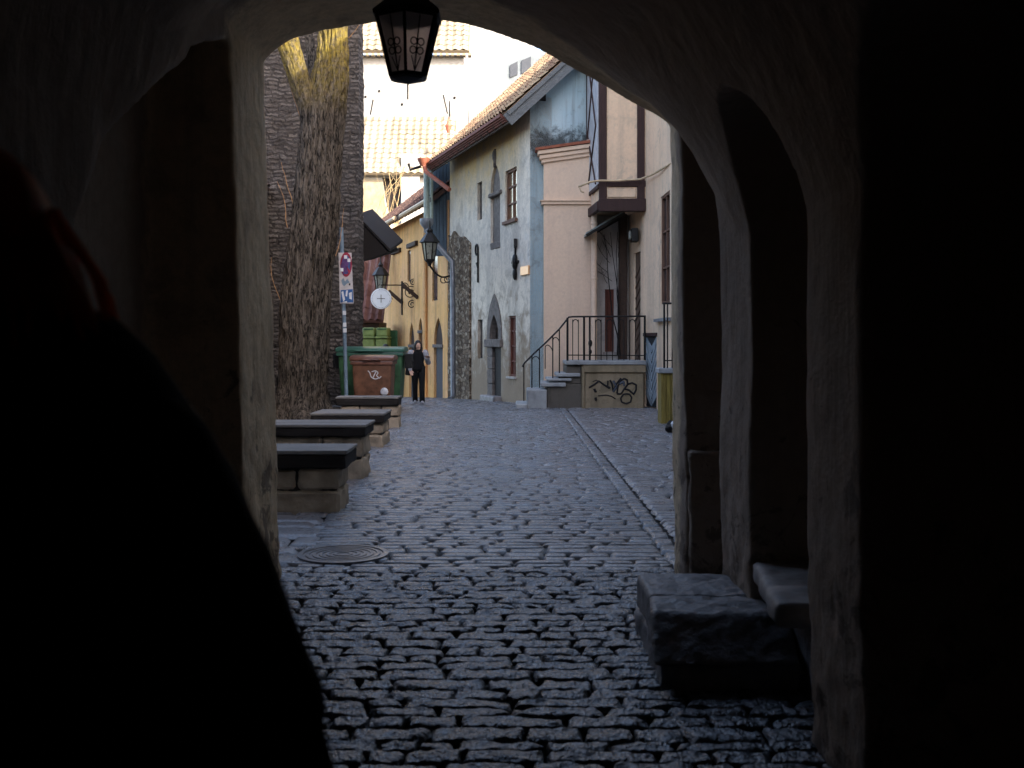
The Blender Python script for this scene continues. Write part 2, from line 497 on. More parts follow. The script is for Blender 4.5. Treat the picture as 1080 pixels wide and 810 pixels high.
# the passage runs on behind the camera; an added unseen wall shuts out light
MB().rings(rings[:2]+[rings[2]][:0], caps=False).build('passage_rear_vault', MT['tunnel'], arch, fix=False)
bk = MB(); bk.box((-2.6,-6.9,-.3),(2.5,-6.5,4.6)); bk.build('unseen_end_wall', MT['tunnel'], arch)
rk = MB(); rk.box((-2.6,0.4,-.25),(-1.62,1.05,4.6)); rk.box((1.22,0.4,-.25),(2.5,1.05,4.6)); rk.box((-1.62,0.4,3.7),(1.22,1.05,4.6)); rk.build('inner_pier', MT['tunnel'], arch)
MT['arch_out'] = plaster('outer_plaster', (0.45,0.41,0.35), (0.2,0.17,0.14), None, 0.5, 0.4)
up = MB(); up.box((-7,-6.9,4.55),(9,7.08,7.6)); up.box((-7,-6.9,-.3),(-2.5,7.08,4.55)); up.box((2.4,-6.9,-.3),(9,7.08,4.55))
up.build('upper_wall', MT['arch_out'], arch)
MT['redtile'] = tilemat('weathered_red_tiles', (0.16,0.07,0.045), (0.24,0.11,0.07), (0.33,0.18,0.12))
tiled_roof('roof', MT['redtile'], arch, (9,7.5,7.55), (-16,0,0), (0,-7.5,3.2), 0.4, 0.5)
# unseen blocks of the right-hand row, heights shaped to shade the street and tree
wg = MB(); wg.box((3.5,7.1,-.3),(9,15.6,13.95)); wg.build('unseen_shade_block', MT['arch_out'], arch)
wg = MB(); wg.box((3.5,15.62,-.3),(9,18.4,18.4)); wg.build('unseen_tall_shade_block', MT['arch_out'], arch)
wg = MB(); wg.box((3.5,18.42,-.3),(9,20.6,16.2)); wg.build('unseen_far_shade_block', MT['arch_out'], arch)
# masonry sills under the far right niche
sb = MB(); sb.box((1.13,6.62,-.1),(1.9,7.06,0.90)); sb.build('niche_sill', MT['tunnel'], arch, bevel=0.015, rough=(0.05,0.018,6), smooth=True)
s2 = MB(); s2.hexa([(1.12,6.70,.9),(1.9,6.70,.9),(1.9,7.02,.9),(1.12,7.02,.9),(1.12,6.70,1.335),(1.9,6.55,1.1),(1.9,7.02,1.2),(1.12,7.02,1.36)])
s2.build('niche_parapet', MT['tunnel'], arch, bevel=0.02, rough=(0.08,0.012,5), smooth=True)

stp = thing('stone_step', (0.9,4.9,0), 'low worn stone step with rough front at the foot of the right passage wall', 'step')
a = MB(); a.hexa([(0.645,4.76,.12),(1.32,4.76,.12),(1.32,5.31,.12),(0.69,5.31,.12),(0.665,4.98,.305),(1.32,4.98,.305),(1.32,5.31,.305),(0.70,5.31,.305)]); a.build('slab', MT['step'], stp, bevel=0.012, rough=(0.022,0.011,11), smooth=True)
a = MB(); a.box((0.70,5.325,.12),(1.24,5.82,0.303)); a.build('slab', MT['step'], stp, bevel=0.015, rough=(0.025,0.010,9), smooth=True)
a = MB(); a.box((0.69,4.80,-.05),(1.33,5.8,0.118)); a.build('base', MT['step'], stp, bevel=0.02, rough=(0.04,0.025,7), smooth=True)
a = MB(); a.box((1.0,5.83,-.05),(1.6,6.6,0.12)); a.build('back_slab', MT['step'], stp, bevel=0.02, rough=(0.05,0.02,7), smooth=True)
st2 = thing('stone_ledge', (1.5,4.8,0), 'smooth raised stone ledge set in a wall niche behind the low rough step', 'ledge')
a = MB(); a.hexa([(1.1,4.36,.40),(1.9,4.36,.40),(1.9,5.26,.40),(1.21,5.26,.40),(1.1,4.36,.5),(1.9,4.36,.5),(1.9,5.26,.5),(1.21,5.26,.5)])
a.build('top_slab', MT['seat'], st2, bevel=0.02, rough=(0.05,0.012,6), smooth=True)
a = MB(); a.box((1.34,4.5,-.05),(1.9,5.2,.399)); a.build('base', MT['step'], st2, bevel=0.03, rough=(0.06,0.03,5), smooth=True)

# ------------------------------------------------------------------ paving
def cob_mat(name, base, var, rough, bumpd, speck, fs=34, lo=(0.40,0.58), hi=(0.53,0.66)):
    m = M(name)
    at = m.n('Attribute', attribute_name='Col').outputs['Color']
    a = m.sep(at)
    fin = m.noise(fs, 6 if fs > 30 else 4, 0.8 if fs > 30 else 0.62, m.mapping((1, 0.7, 1))); mid = m.noise(7, 5, 0.65)
    col = m.mix(a[0], tuple(x*(1-var) for x in base), tuple(x*(1+var) for x in base))
    col = m.mix(m.math('MULTIPLY', a[1], 0.6), col, (base[0]*1.3, base[1]*1.0, base[2]*0.85))
    col = m.mix(m.math('MULTIPLY', m.ramp(fin, [(lo[0], 1), (lo[1], 0)]), speck), col, tuple(x*0.3 for x in base))
    col = m.mix(m.math('MULTIPLY', m.ramp(mid, [(0.5, 0), (0.75, 1)]), 0.35), col, tuple(x*0.5 for x in base))
    col = m.mix(m.math('MULTIPLY', m.ramp(fin, [(hi[0], 0), (hi[1], 1)]), speck), col, tuple(min(.6, x*2.6) for x in base))
    rr = m.ramp(mid, [(0.3, rough-0.08), (0.7, rough+0.14)])
    return m.done(col, rr, m.bump(fin, 1.0, bumpd), 0.9)
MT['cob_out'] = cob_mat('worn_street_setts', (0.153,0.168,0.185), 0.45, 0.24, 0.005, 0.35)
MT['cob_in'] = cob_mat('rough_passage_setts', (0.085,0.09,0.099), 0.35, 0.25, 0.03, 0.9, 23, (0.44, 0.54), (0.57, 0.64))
MT['flag'] = cob_mat('pavement_flags', (0.17,0.172,0.18), 0.4, 0.28, 0.006, 0.45)

class Stones:
    def __init__(s): s.v=[]; s.f=[]; s.c=[]
    def stone(s, x0, x1, y0, y1, n, m, h, crown, rough, rnd, skew=0.0):
        b = len(s.v); tz = rnd.uniform(-1,1)*crown*0.4; tx = rnd.uniform(-1,1)*crown*0.35; ty = rnd.uniform(-1,1)*crown*1.5
        cx, cy = (x0+x1)/2, (y0+y1)/2; off = V((rnd.random()*50, rnd.random()*50, 0))
        hx, hy = (x1-x0)/2, (y1-y0)/2
        jit = [rnd.uniform(-.016,.016) for _ in range(8)]
        for j in range(m+1):
            for i in range(n+1):
                a, c = 2*i/n-1, 2*j/m-1
                a = math.copysign(abs(a)**0.6, a); c = math.copysign(abs(c)**0.55, c)
                ea, ec = abs(a)**22, abs(c)**15
                # rounded plan corners
                k = 1-0.04*(a**4*c**4)
                x = cx + a*hx*k + jit[0]*c + jit[1]*a*c; y = cy + c*hy*k + jit[2]*a + jit[3]*a*c
                edge = max(ea, ec)
                x += 0.012*noise.noise(off+V((a*2,c*2,7)))*(1 if edge>.5 else .3); y += 0.014*noise.noise(off+V((a*3,c*2,17)))
                z = h + tz + tx*a + ty*c*hy*1.2 - crown*(0.3*a*a+0.4*c*c) - edge*(0.024 if rough > .01 else .03)
                z += rough*noise.fractal(off+V((x*13, y*24, 0)), 1, 2.1, 5)*(1-0.6*edge)
                s.v.append((x, y, gz(y)+z))
        for j in range(m):
            for i in range(n):
                s.f.append((b+j*(n+1)+i, b+j*(n+1)+i+1, b+(j+1)*(n+1)+i+1, b+(j+1)*(n+1)+i))
        r1, r2 = rnd.random(), rnd.random()**2
        s.c.append((n*m, (r1, r2, 0, 1)))
    def build(s, name, mat):
        me = bpy.data.meshes.new(name); me.from_pydata(s.v, [], s.f)
        me.polygons.foreach_set('use_smooth', [True]*len(me.polygons))
        ca = me.color_attributes.new('Col', 'FLOAT_COLOR', 'CORNER')
        arr = []
        for cnt, c in s.c: arr += list(c)*(cnt*4)
        ca.data.foreach_set('color', arr)
        o = link_mesh(name, me, mat); return tag(o, kind='structure')
rnd = random.Random(11)
def xleft(Y):
    return -1.62 if Y < 7.4 else lerp(-1.5, -2.1, min(1.6, (Y-8)/12.0))
def lay_rows(S, y0, y1, xl, xr, w, d, n, m, h, crown, rough, gap=0.022):
    y = y0
    while y < y1:
        dd = d(y)*rnd.uniform(0.75, 1.3)
        x = xl(y) - (rnd.random()*w(y)*0.6 if xl(y) < 0 else 0)
        while x < xr(y):
            ww = w(y)*rnd.choice((rnd.uniform(0.5,0.9), rnd.uniform(0.8,1.25), rnd.uniform(1.1,1.75)))
            nx = min(x+ww, xr(y)+0.02)
            if nx - x > 0.07:
                yy = rnd.uniform(-.008,.008)
                S.stone(x+gap*0.5, nx-gap*0.5, y+gap*0.5+yy, y+dd-gap*0.5+yy, n(y), m(y), h, crown, rough, rnd)
            x = nx + 0.001
        y += dd
# inside the passage
S = Stones()
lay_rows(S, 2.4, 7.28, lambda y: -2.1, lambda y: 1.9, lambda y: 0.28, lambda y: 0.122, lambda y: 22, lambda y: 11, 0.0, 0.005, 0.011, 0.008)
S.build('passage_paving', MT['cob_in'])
S = Stones()
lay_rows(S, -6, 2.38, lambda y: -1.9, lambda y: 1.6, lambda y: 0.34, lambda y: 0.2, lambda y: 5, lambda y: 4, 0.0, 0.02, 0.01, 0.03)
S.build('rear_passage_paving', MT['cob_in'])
S = Stones()
res = lambda a, b: (lambda y: a if y < 13 else (b if y < 24 else 3))
lay_rows(S, 7.3, 25.4, xleft, lambda y: 1.13, lambda y: 0.33, lambda y: 0.135, res(10,6), res(7,5), 0.0, 0.003, 0.003, 0.010)
lay_rows(S, 25.4, 60, lambda y: -7 if y > 30 else -4.6, lambda y: 3.4 if y < 28 else 1.0, lambda y: 0.34, lambda y: 0.19, lambda y: 4, lambda y: 4, 0.0, 0.003, 0.003, 0.014)
S.build('street_paving', MT['cob_out'])
S = Stones()   # a line of long kerb setts, then the side paving on the right
y = 7.3
while y < 25.3:
    L = rnd.uniform(0.12, 0.3); S.stone(1.15, 1.295, y+.007, y+L-.007, 6, 6, -0.003, 0.003, 0.004, rnd); y += L
S.build('kerb_paving', MT['cob_out'])
S = Stones()
lay_rows(S, 7.3, 25.4, lambda y: 1.325, lambda y: 3.6, lambda y: 0.36, lambda y: 0.15, res(7,5), res(6,5), -0.002, 0.004, 0.004, 0.014)
S.build('right_pavement', MT['flag'])
S = Stones()
lay_rows(S, 7.15, 25.4, lambda y: xleft(y)-1.25, lambda y: xleft(y)-0.03, lambda y: 0.42, lambda y: 0.33, res(7,5), res(7,5), 0.0, 0.006, 0.005, 0.022)
S.build('left_pavement', MT['flag'])
g = MB()
ys = [-60,-6,2,7,12,18,25,27,30,35,41,47,62,90,160,400]
xs = [-400,-60,-20,-8,-4,-2,0,2,4,8,20,60,400]
g.rings([[(x, y, gz(y)-0.055) for x in xs] for y in ys], closed=False, caps=False)
tag(g.build('ground', MT['gap'], fix=False), kind='structure')
MT['soil'] = simple('dry_soil', (0.07,0.055,0.042), 0.95, 0.5, 5, 0.9, 0.03)
so = MB()
for j in range(0, 37):
    so_y = 7.2 + j*0.5
    so.v += [V((x, so_y, 0.01 + 0.05*fbm((x,so_y,0),0.9))) for x in [ -6.6+ i*0.25*(xleft(so_y)-1.2+6.6)/5.0 for i in range(21)]]
for j in range(36):
    for i in range(20): so.f.append((j*21+i, j*21+i+1, (j+1)*21+i+1, (j+1)*21+i))
tag(so.build('soil_bed', MT['soil'], smooth=True, fix=False), kind='structure')

# manhole cover
c = G(362, 585)
mh = thing('manhole_cover', (c.x, c.y, 0.0), 'round cast iron cover with concentric rings set in the cobbles', 'manhole cover')
MT['castiron'] = simple('cast_iron', (0.16,0.16,0.165), 0.4, 0.3, 20, 0.3, 0.004, 0.6, 0.5)
a = MB(); a.lathe((c.x,c.y,0), [(0.34,-.04),(0.34,0.012),(0.30,0.013),(0.295,0.004),(0.0005,0.004)], 48); a.build('plate', MT['castiron'], mh)
for r in (0.265,0.215,0.165,0.115,0.06):
    a = MB(); nn=48
    a.rings([[ (c.x+(r+dr)*math.cos(2*math.pi*k/nn), c.y+(r+dr)*math.sin(2*math.pi*k/nn), z) for k in range(nn)] for dr,z in ((-.016,.003),(-.012,.010),(.012,.010),(.016,.003))], caps=False)
    a.build('ring', MT['castiron'], mh)

# hanging lantern
LY = 5.5; lx = (430-CX)/F*LY; z_r = CH+(HV-16)/F*LY; z_b = CH+(HV-82)/F*LY
lan = thing('hanging_lantern', (lx, LY, z_b), 'dark six-sided lantern with scrollwork panes hanging from the passage vault', 'lantern')
a = MB(); a.lathe((lx,LY,0), [(0.196,z_r-.02),(0.2,z_r+.0),(0.19,z_r+.012),(0.115,z_r+0.075),(0.05,z_r+.115),(0.025,z_r+.15)], 6, math.radians(-90)); a.build('cap', MT['iron'], lan)
a = MB(); a.tube([(lx,LY,z_r+.13),(lx,LY,3.72)], 0.012, 8); a.lathe((lx,LY,0),[(0.06,3.58),(0.06,3.6),(0.02,3.64)],12); a.build('hanging_rod', MT['iron'], lan)
a = MB()
def hexp(r, z, k): t = math.radians(-90+60*k); return V((lx+r*math.cos(t), LY+r*math.sin(t), z))
rt, rb = 0.178, 0.097
for k in range(6):
    a.bar(hexp(rt,z_r-.015,k), hexp(rb,z_b,k), 0.015, 0.018, (lx-hexp(rt,0,k).x, LY-hexp(rt,0,k).y, 0.0))
    a.bar(hexp(rt,z_r-.02,k), hexp(rt,z_r-.02,k+1), 0.014, 0.022); a.bar(hexp(rb,z_b+.005,k), hexp(rb,z_b+.005,k+1), 0.018, 0.022)
a.build('frame', MT['iron'], lan)
mm = M('frosted_lantern_glass'); f_ = mm.noise(6,4)
fc_ = mm.ramp(f_, [(0.3,(0.72,0.66,0.64)),(0.7,(0.85,0.80,0.78))])
mm.done(fc_, 0.35, None, 0.4)
tl_ = mm.n('BsdfTranslucent'); mm.set(tl_.inputs[0], fc_); mx_ = mm.n('MixShader'); mx_.inputs[0].default_value = 0.75
rf_ = mm.n('BsdfRefraction'); mm.set(rf_.inputs[0], fc_); rf_.inputs['Roughness'].default_value = 0.3; rf_.inputs['IOR'].default_value = 1.3
mm.set(mx_.inputs[1], mm.b.outputs[0]); mm.set(mx_.inputs[2], tl_.outputs[0]); m2_ = mm.n('MixShader'); m2_.inputs[0].default_value = 0.62
mm.set(m2_.inputs[1], mx_.outputs[0]); mm.set(m2_.inputs[2], rf_.outputs[0]); mm.set(mm.out.inputs[0], m2_.outputs[0])
MT['frost'] = mm.m
for k in range(6):
    q = [hexp(rt-.006,z_r-.03,k), hexp(rt-.006,z_r-.03,k+1), hexp(rb-.006,z_b+.01,k+1), hexp(rb-.006,z_b+.01,k)]
    nn = (q[1]-q[0]).cross(q[3]-q[0]).normalized()
    if nn.dot(q[0]-V((lx,LY,q[0].z))) < 0: nn = -nn
    a = MB(); a.add(q, [(0,1,2,3)]); pn = a.build('pane', MT['frost'], lan, fix=False)
    mt_ = (q[0]+q[1])/2; mb_ = (q[2]+q[3])/2; ex = (q[1]-q[0]).normalized()
    a = MB(); off = nn*0.006
    a.tube([mt_.lerp(mb_, .02)+off, mt_.lerp(mb_, .98)+off], 0.0035, 6)
    for t0, sg in ((0.47,1),(0.62,1)):
        for sx in (-1, 1):
            cc = mt_.lerp(mb_, t0)+off+ex*0.02*sx
            dn = (mb_-mt_).normalized()
            a.tube([cc+ex*0.018*math.cos(t)+dn*0.018*math.sin(t) for t in [i*2*math.pi/12 for i in range(13)]], 0.0035, 5)
    for sx in (-1,1):
        a.tube([mt_.lerp(mb_,.97)+off, mt_.lerp(mb_,.85)+off+ex*.012*sx, mt_.lerp(mb_,.72)+off+ex*.026*sx], 0.003, 5)
    a.build('scrollwork', MT['iron'], pn)
a = MB(); a.lathe((lx,LY,0), [(0.098,z_b-.004),(0.09,z_b-.012),(0.055,z_b-.022),(0.008,z_b-.03)], 6, math.radians(-90)); a.tube([(lx,LY,z_b-.02),(lx,LY,z_b-.115)],0.005,6); a.build('base_finial', MT['iron'], lan)
# ------------------------------------------------------------------ stone benches
MT['benchstone'] = simple('bench_limestone', (0.36,0.29,0.21), 0.9, 0.35, 4, 0.7, 0.02)
MT['plank_grey'] = wood('bench_plank', (0.28,0.265,0.24), (0.13,0.12,0.11), 'x')
MT['plank_dark'] = wood('bench_dark_timber', (0.025,0.02,0.017), (0.012,0.01,0.009), 'x')
def bench(u_r, v_base, u_top, v_top, v_topback, v_slab, length, label, rows, inset=0.1, lblocks=None):
    g0 = G(u_r, v_base); Y = g0.y; x1 = g0.x
    zt = CH+(HV-v_top)/F*(Y-.05); zs = CH+(HV-v_slab)/F*(Y-.05); Yb = (CH-zt)*F/(v_topback-HV)
    Yb = min(Yb, Y+0.95)
    xt = (u_top-CX)/F*(Y-.05)
    t = thing('stone_bench', ((x1-length/2), (Y+Yb)/2, 0), label, 'bench', 'stone benches with thick timber tops along the wall')
    a = MB(); rr = random.Random(int(Y*100))
    h = zs/rows
    for r in range(rows):
        x = x1
        Ln = [length*.55, length*.45] if (r % 2 == 0) else [length*.3, length*.38, length*.32]
        b = MB()
        for L in Ln:
            d = rr.uniform(-.015,.015)
            b.box((x-L+.008, Y+d, r*h+(0.004 if r else -.06)), (x-.006, Yb-.06+d, (r+1)*h-.006)); x -= L
        b.build('stone_course', MT['benchstone'], t, bevel=0.025, rough=(0.05,0.024,5), smooth='auto')
    a = MB(); a.box((x1-length+.02,Y+.03,-.02),(x1-.03,Yb-.1,zs-.01)); a.build('core', MT['gap'], t)
    a = MB(); a.box((xt-length-.06, Y-.05, zs+.002), (xt, Yb, zt-.035)); a.build('timber_beam', MT['plank_dark'], t, bevel=0.015, rough=(0.08,0.014,4), smooth='auto')
    n = 3; b = MB()
    for i in range(n):
        y0 = lerp(Y-.055, Yb+.005, i/n); y1 = lerp(Y-.055, Yb+.005, (i+1)/n)-.008
        dz = rr.uniform(-.004,.004)
        b.box((xt-length-.065, y0, zt-.033), (xt+.006+rr.uniform(0,.012), y1, zt+dz))
    b.build('plank_top', MT['plank_grey'], t, bevel=0.005)
    return t
bench(358,540,364,475.5,467.5,495,1.35,'stone block bench with black timber top, the nearest one beside the passage opening',2)
bench(383,505.5,385,447.8,442.3,461,1.6,'pale stone bench with long timber top directly behind the nearest bench',2)
bench(404,471,404.5,436,429,446,1.05,'bench with grey plank top standing in front of the tree foot and sign pole',2)
bench(421,450.7,420,418.7,417,428,1.1,'low dark topped bench right in front of the brown bin, farthest of the row',2)

# ------------------------------------------------------------------ tree
def bark(name, lit_z0, lit_z1):
    m = M(name)
    x, y, z = m.sep()
    rid = m.noise(7.0, 6, 0.7, m.mapping((2.6,2.6,0.5)), 1.4)
    fin = m.noise(22, 6, 0.75, m.mapping((1.5,1.5,0.6)))
    big = m.noise(1.3, 4, 0.6); li = m.noise(9, 6, 0.7)
    c = m.mix(m.ramp(rid, [(0.42, 0), (0.57, 1)]), (0.020,0.017,0.014), (0.18,0.15,0.12))
    moss = m.math('MULTIPLY', m.ramp(m.math('MULTIPLY', x, -1.3), [(0.0,0.0),(0.9,1.0)]), m.ramp(big, [(0.4,0),(0.62,1)]))
    c = m.mix(m.math('MULTIPLY', moss, 0.55), c, (0.12,0.075,0.03))
    # yellow lichen on the upper limbs, also painting in their sunlit gold
    zz = m.n('MapRange'); m.set(zz.inputs[0], z); zz.inputs[1].default_value = lit_z0; zz.inputs[2].default_value = lit_z1
    l = m.math('MULTIPLY', zz.outputs[0], m.ramp(li, [(0.38,0.1),(0.62,1)]))
    c = m.mix(m.math('MULTIPLY', l, 0.9), c, (0.40,0.30,0.06))
    h = m.math('ADD', m.math('MULTIPLY', rid, 1.0), m.math('MULTIPLY', fin, 0.35))
    return m.done(c, 0.95, m.bump(h, 1.0, 0.11), 0.1)
TY = 21.5
def tp(u, v, dy=0.0): return P(u, v, TY+dy)
tb = G(318, 441)
tree = thing('street_tree', (tp(318,440).x, TY, 0), 'big leaning tree with deeply furrowed bark and yellow lichen on its forked limbs', 'tree')
MT['bark'] = bark('furrowed_bark', 6.2, 7.6); MT['bark_shaded'] = bark('shaded_furrowed_bark', 30, 40)  # lichen-free copy paints the rear limb as shaded
def trunk_mesh(pts, rads, nseg, nvert, ridge, flare=0.0):
    mb = MB(); P_ = respl(pts, nvert)
    n0 = len(pts)
    rr_ = []
    L=[0]
    for a,b in zip(pts,pts[1:]): L.append(L[-1]+(V(b)-V(a)).length)
    for i in range(nvert):
        t = L[-1]*i/(nvert-1); k=0
        while k < n0-2 and L[k+1]<t: k+=1
        f=(t-L[k])/(L[k+1]-L[k]); f=f*f*(3-2*f); rr_.append(lerp(rads[k],rads[k+1],f))
    rings=[]
    for i,p in enumerate(P_):
        d=(P_[min(i+1,nvert-1)]-P_[max(i-1,0)]).normalized(); a=d.cross(V((0,1,0))).normalized(); c=a.cross(d)
        ring=[]
        for k in range(nseg):
            th=2*math.pi*k/nseg; q=V((math.cos(th),math.sin(th),0))
            nz=noise.fractal(V((q.x*7*rr_[i]*2,q.y*7*rr_[i]*2,p.z*1.1)),1,2.1,4)
            rid=abs(nz)
            lum=0.09*noise.noise(V((q.x*1.3,q.y*1.3,p.z*0.55)))
            r=rr_[i]*(1+lum)+ridge*(0.5-rid*2.0)
            if flare: 
                fz=max(0,1-p.z/0.9)
                r+=flare*fz*fz*(0.5+0.9*max(0,noise.noise(V((q.x*2.2,q.y*2.2,0.3)))))
            ring.append(p+(a*q.x+c*q.y)*r)
        rings.append(ring)
    return mb.rings(rings)
def tr(u0,u1,v,dy=0.0): return tp((u0+u1)/2,v,dy), (u1-u0)/2/F*(TY+dy)
T = [tr(290,343,446),tr(292,342,425),tr(292,347,380),tr(295,350,320),tr(301,354,270),tr(308,359,215),tr(313,362,165),tr(317,366,120),tr(327,368.5,88),tr(334,369,60),tr(336,368,30),tr(338,366,0),tr(345,366,-60),tr(355,371,-130)]
trunk_mesh([t[0] for t in T],[t[1]-.035 for t in T],150,230,0.06,0.42).build('trunk', MT['bark'], tree, smooth=True)
Lm = [tr(318,348,150,-.05),tr(313,340,112,-.15),tr(304,330,88,-.25),tr(296,322,62,-.35),tr(288,316,38,-.45),tr(276,303,5,-.5),tr(255,276,-60,-.5),tr(240,254,-130,-.6)]
trunk_mesh([t[0] for t in Lm],[t[1]-.045 for t in Lm],70,90,0.03).build('limb', MT['bark'], tree, smooth=True)
Lm = [tr(324,345,130,.45),tr(325,341,95,.6),tr(322,336,60,.8),tr(318,330,25,1.0),tr(314,324,-30,1.2),tr(312,318,-110,1.3)]
trunk_mesh([t[0] for t in Lm],[max(.03,t[1]-.04) for t in Lm],50,70,0.014).build('limb', MT['bark_shaded'], tree, smooth=True)
MT['twig'] = simple('reddish_twig', (0.30,0.17,0.08), 0.8, 0.3, 10, 0.2)
def shoot(mb, p0, d, L, r, rn, depth=0):
    pts=[V(p0)]; d=V(d).normalized(); n=6
    for i in range(n):
        d=(d+V((rn.uniform(-.18,.18),rn.uniform(-.18,.18),rn.uniform(-.05,.16)))).normalized(); pts.append(pts[-1]+d*L/n)
    mb.tube(pts,[lerp(r,r*.35,i/n) for i in range(n+1)],5)
    if depth>0:
        for i in range(1,n):
            for _ in range(2):
                if rn.random()<.75:
                    dd=(d+V((rn.uniform(-1,1),rn.uniform(-1,1),rn.uniform(-.3,.7)))).normalized()
                    shoot(mb,pts[i],dd,L*rn.uniform(.35,.6),r*.5,rn,depth-1)
rn=random.Random(5)
for (u,v,dx,dz,L) in ((318,125,-1.0,1.6,.75),(300,330,-.5,2,1.2),(303,240,-.25,2,1.0),(309,215,-.35,2,.9),(354,270,.35,2,1.0),(368,40,.6,.5,.4),(322,100,-.2,2,.8)):
    a=MB(); shoot(a,tp(u,v,-.1),(dx,-.25,dz),L,0.012,rn,0); a.build('twig',MT['twig'],tree)
a=MB()
for (u,v,dy) in ((358,-120,0),(372,-128,0),(242,-120,-.6),(314,-100,1.3),(350,-70,0),(262,-50,-.5)):
    for _ in range(3): shoot(a,tp(u,v,dy),(rn.uniform(-.8,.8),rn.uniform(-.8,.8),1.2),2.6,0.05,rn,2)
a.build('crown',MT['twig'],tree)

# ------------------------------------------------------------------ stone wall on the left (church)
MT['church'] = masonry('dark_limestone_masonry', ((0.07,0.06,0.054),(0.22,0.195,0.175),(0.10,0.086,0.078)), (0.05,0.043,0.038), 0.0, 0.36, 0.11, 0.26, 0.16, 0.03)
MT['church_side'] = masonry('dark_limestone_masonry_side', ((0.085,0.075,0.068),(0.17,0.15,0.135),(0.12,0.105,0.10)), (0.13,0.115,0.10), math.pi/2, 0.42, 0.15, 0.16, 0.07)
ch = thing('stone_church', (-6.3,26.5,0), 'tall dark church wall of coursed limestone rubble behind the tree', 'church')
WX = (378-CX)/F*26.5
a = MB(); a.box((-14,26.5,-.6),(WX,27.4,12.6)); a.build('buttress_wall', MT['church'], ch, rough=(0.12,0.05,3.2))
a = MB(); a.box((-14,7.0,-.4),(-6.35,26.49,5.6)); a.build('side_wall', MT['church_side'], ch)
a = MB(); a.box((-14.3,26.2,12.6),(WX+.25,27.7,12.8)); a.build('coping', MT['church'], ch, bevel=.03)
MT['dtile'] = tilemat('dark_old_tiles', (0.06,0.04,0.035), (0.10,0.06,0.05), (0.15,0.09,0.07))
tiled_roof('roof', MT['dtile'], ch, (-6.1,7.0,5.5), (0,19.4,0), (-7.5,0,3.2), 0.35, 0.45)
# small rack beside the tree foot
rk = thing('post_rail', (P(293,408,25.5).x,25.5,0), 'short dark post with a pale cross rail between passage jamb and tree', 'post')
a = MB(); p=P(293.5,398,25.5); q=P(294,419,25.5); a.tube([q-V((0,0,.5)),p],0.05,8); a.build('post',MT['iron'],rk)
a = MB(); a.bar(P(295,411,25.4),P(305,412,25.4),0.06,0.05); a.build('rail',MT['seat'],rk)

# ------------------------------------------------------------------ blue-grey house
dB = V((-.317,.948,0)).normalized(); nB = V((-.948,-.317,0)).normalized()
C0 = (.466,27.0)
FB = Plane(C0, dB, nB)                      # street facade, s runs away from the camera
GB = Plane(C0, V((.948,.317,0)), V((.317,-.948,0)))   # gable towards the camera
house = thing('grey_blue_house', (C0[0],C0[1],0), 'old grey-blue plastered house with pointed arch door and steep tiled gable roof', 'house')
def housemat():
    m = M('limewashed_facade')
    x,y,z = m.sep()
    s = m.math('ADD', m.math('MULTIPLY', x, dB.x), m.math('MULTIPLY', y, dB.y))
    wv = m.noise(0.9,5,0.65); big=m.noise(0.5,4,0.6); mid=m.noise(2.4,6,0.68,dist=.5); fin=m.noise(13,6,0.7)
    stk=m.noise(1.0,5,0.65,m.mapping((1.6,1.6,.34)))
    base=(0.74,0.66,0.54)
    blue=(0.50,0.58,0.61)
    sb=m.math('ADD', m.math('MULTIPLY', s, -0.35), m.math('MULTIPLY', m.math('SUBTRACT', wv, .5), 2.2))
    c=m.mix(m.math('MULTIPLY', m.ramp(m.math('ADD', sb, 0.2), [(0.1,0),(0.9,1)]),0.8), base, blue)
    # warm reflected sunlight high under the eaves, painted in as ochre
    zo=m.math('ADD', m.math('MULTIPLY', z, .5), m.math('SUBTRACT', wv, .5))
    sfar=m.n('MapRange'); m.set(sfar.inputs[0], s); sfar.inputs[1].default_value=.2; sfar.inputs[2].default_value=1.6
    c=m.mix(m.math('MULTIPLY', m.math('MULTIPLY', m.ramp(m.math('SUBTRACT', zo, 2.7), [(0.0,0),(0.8,.9)]), sfar.outputs[0]),1.0), c, (0.56,0.38,0.15))
    c=m.mix(m.math('MULTIPLY', m.ramp(stk,[(.48,0),(.72,1)]), .45), c, (0.28,0.275,0.26))
    c=m.mix(m.math('MULTIPLY', m.ramp(mid,[(.48,0),(.62,1)]), .5), c, (0.42,0.38,0.32))
    # brown stain low on the wall, with street-level shade painted into it
    lo=m.math('ADD', m.math('MULTIPLY', z, -.45), m.math('MULTIPLY', m.math('SUBTRACT', mid, .5), 3.0))
    c=m.mix(m.math('MULTIPLY', m.ramp(m.math('ADD', lo, 1.4),[(.15,0),(1.0,1)]), .9), c, (0.27,0.20,0.13))
    pe=m.ramp(m.noise(1.1,9,.68,m.mapping((1,1,.8)),.8),[(.57,0),(.585,1)])
    c=m.mix(m.math('MULTIPLY', pe, .45), c, (0.34,0.30,0.25))
    c=m.mix(m.math('MULTIPLY', m.ramp(fin,[(.35,1),(.6,0)]), .22), c, (0.12,0.115,0.11))
    return m.done(c, .92, m.bump(fin,.6,.012,m.bump(mid,.5,.03)), .12)
MT['house'] = housemat()
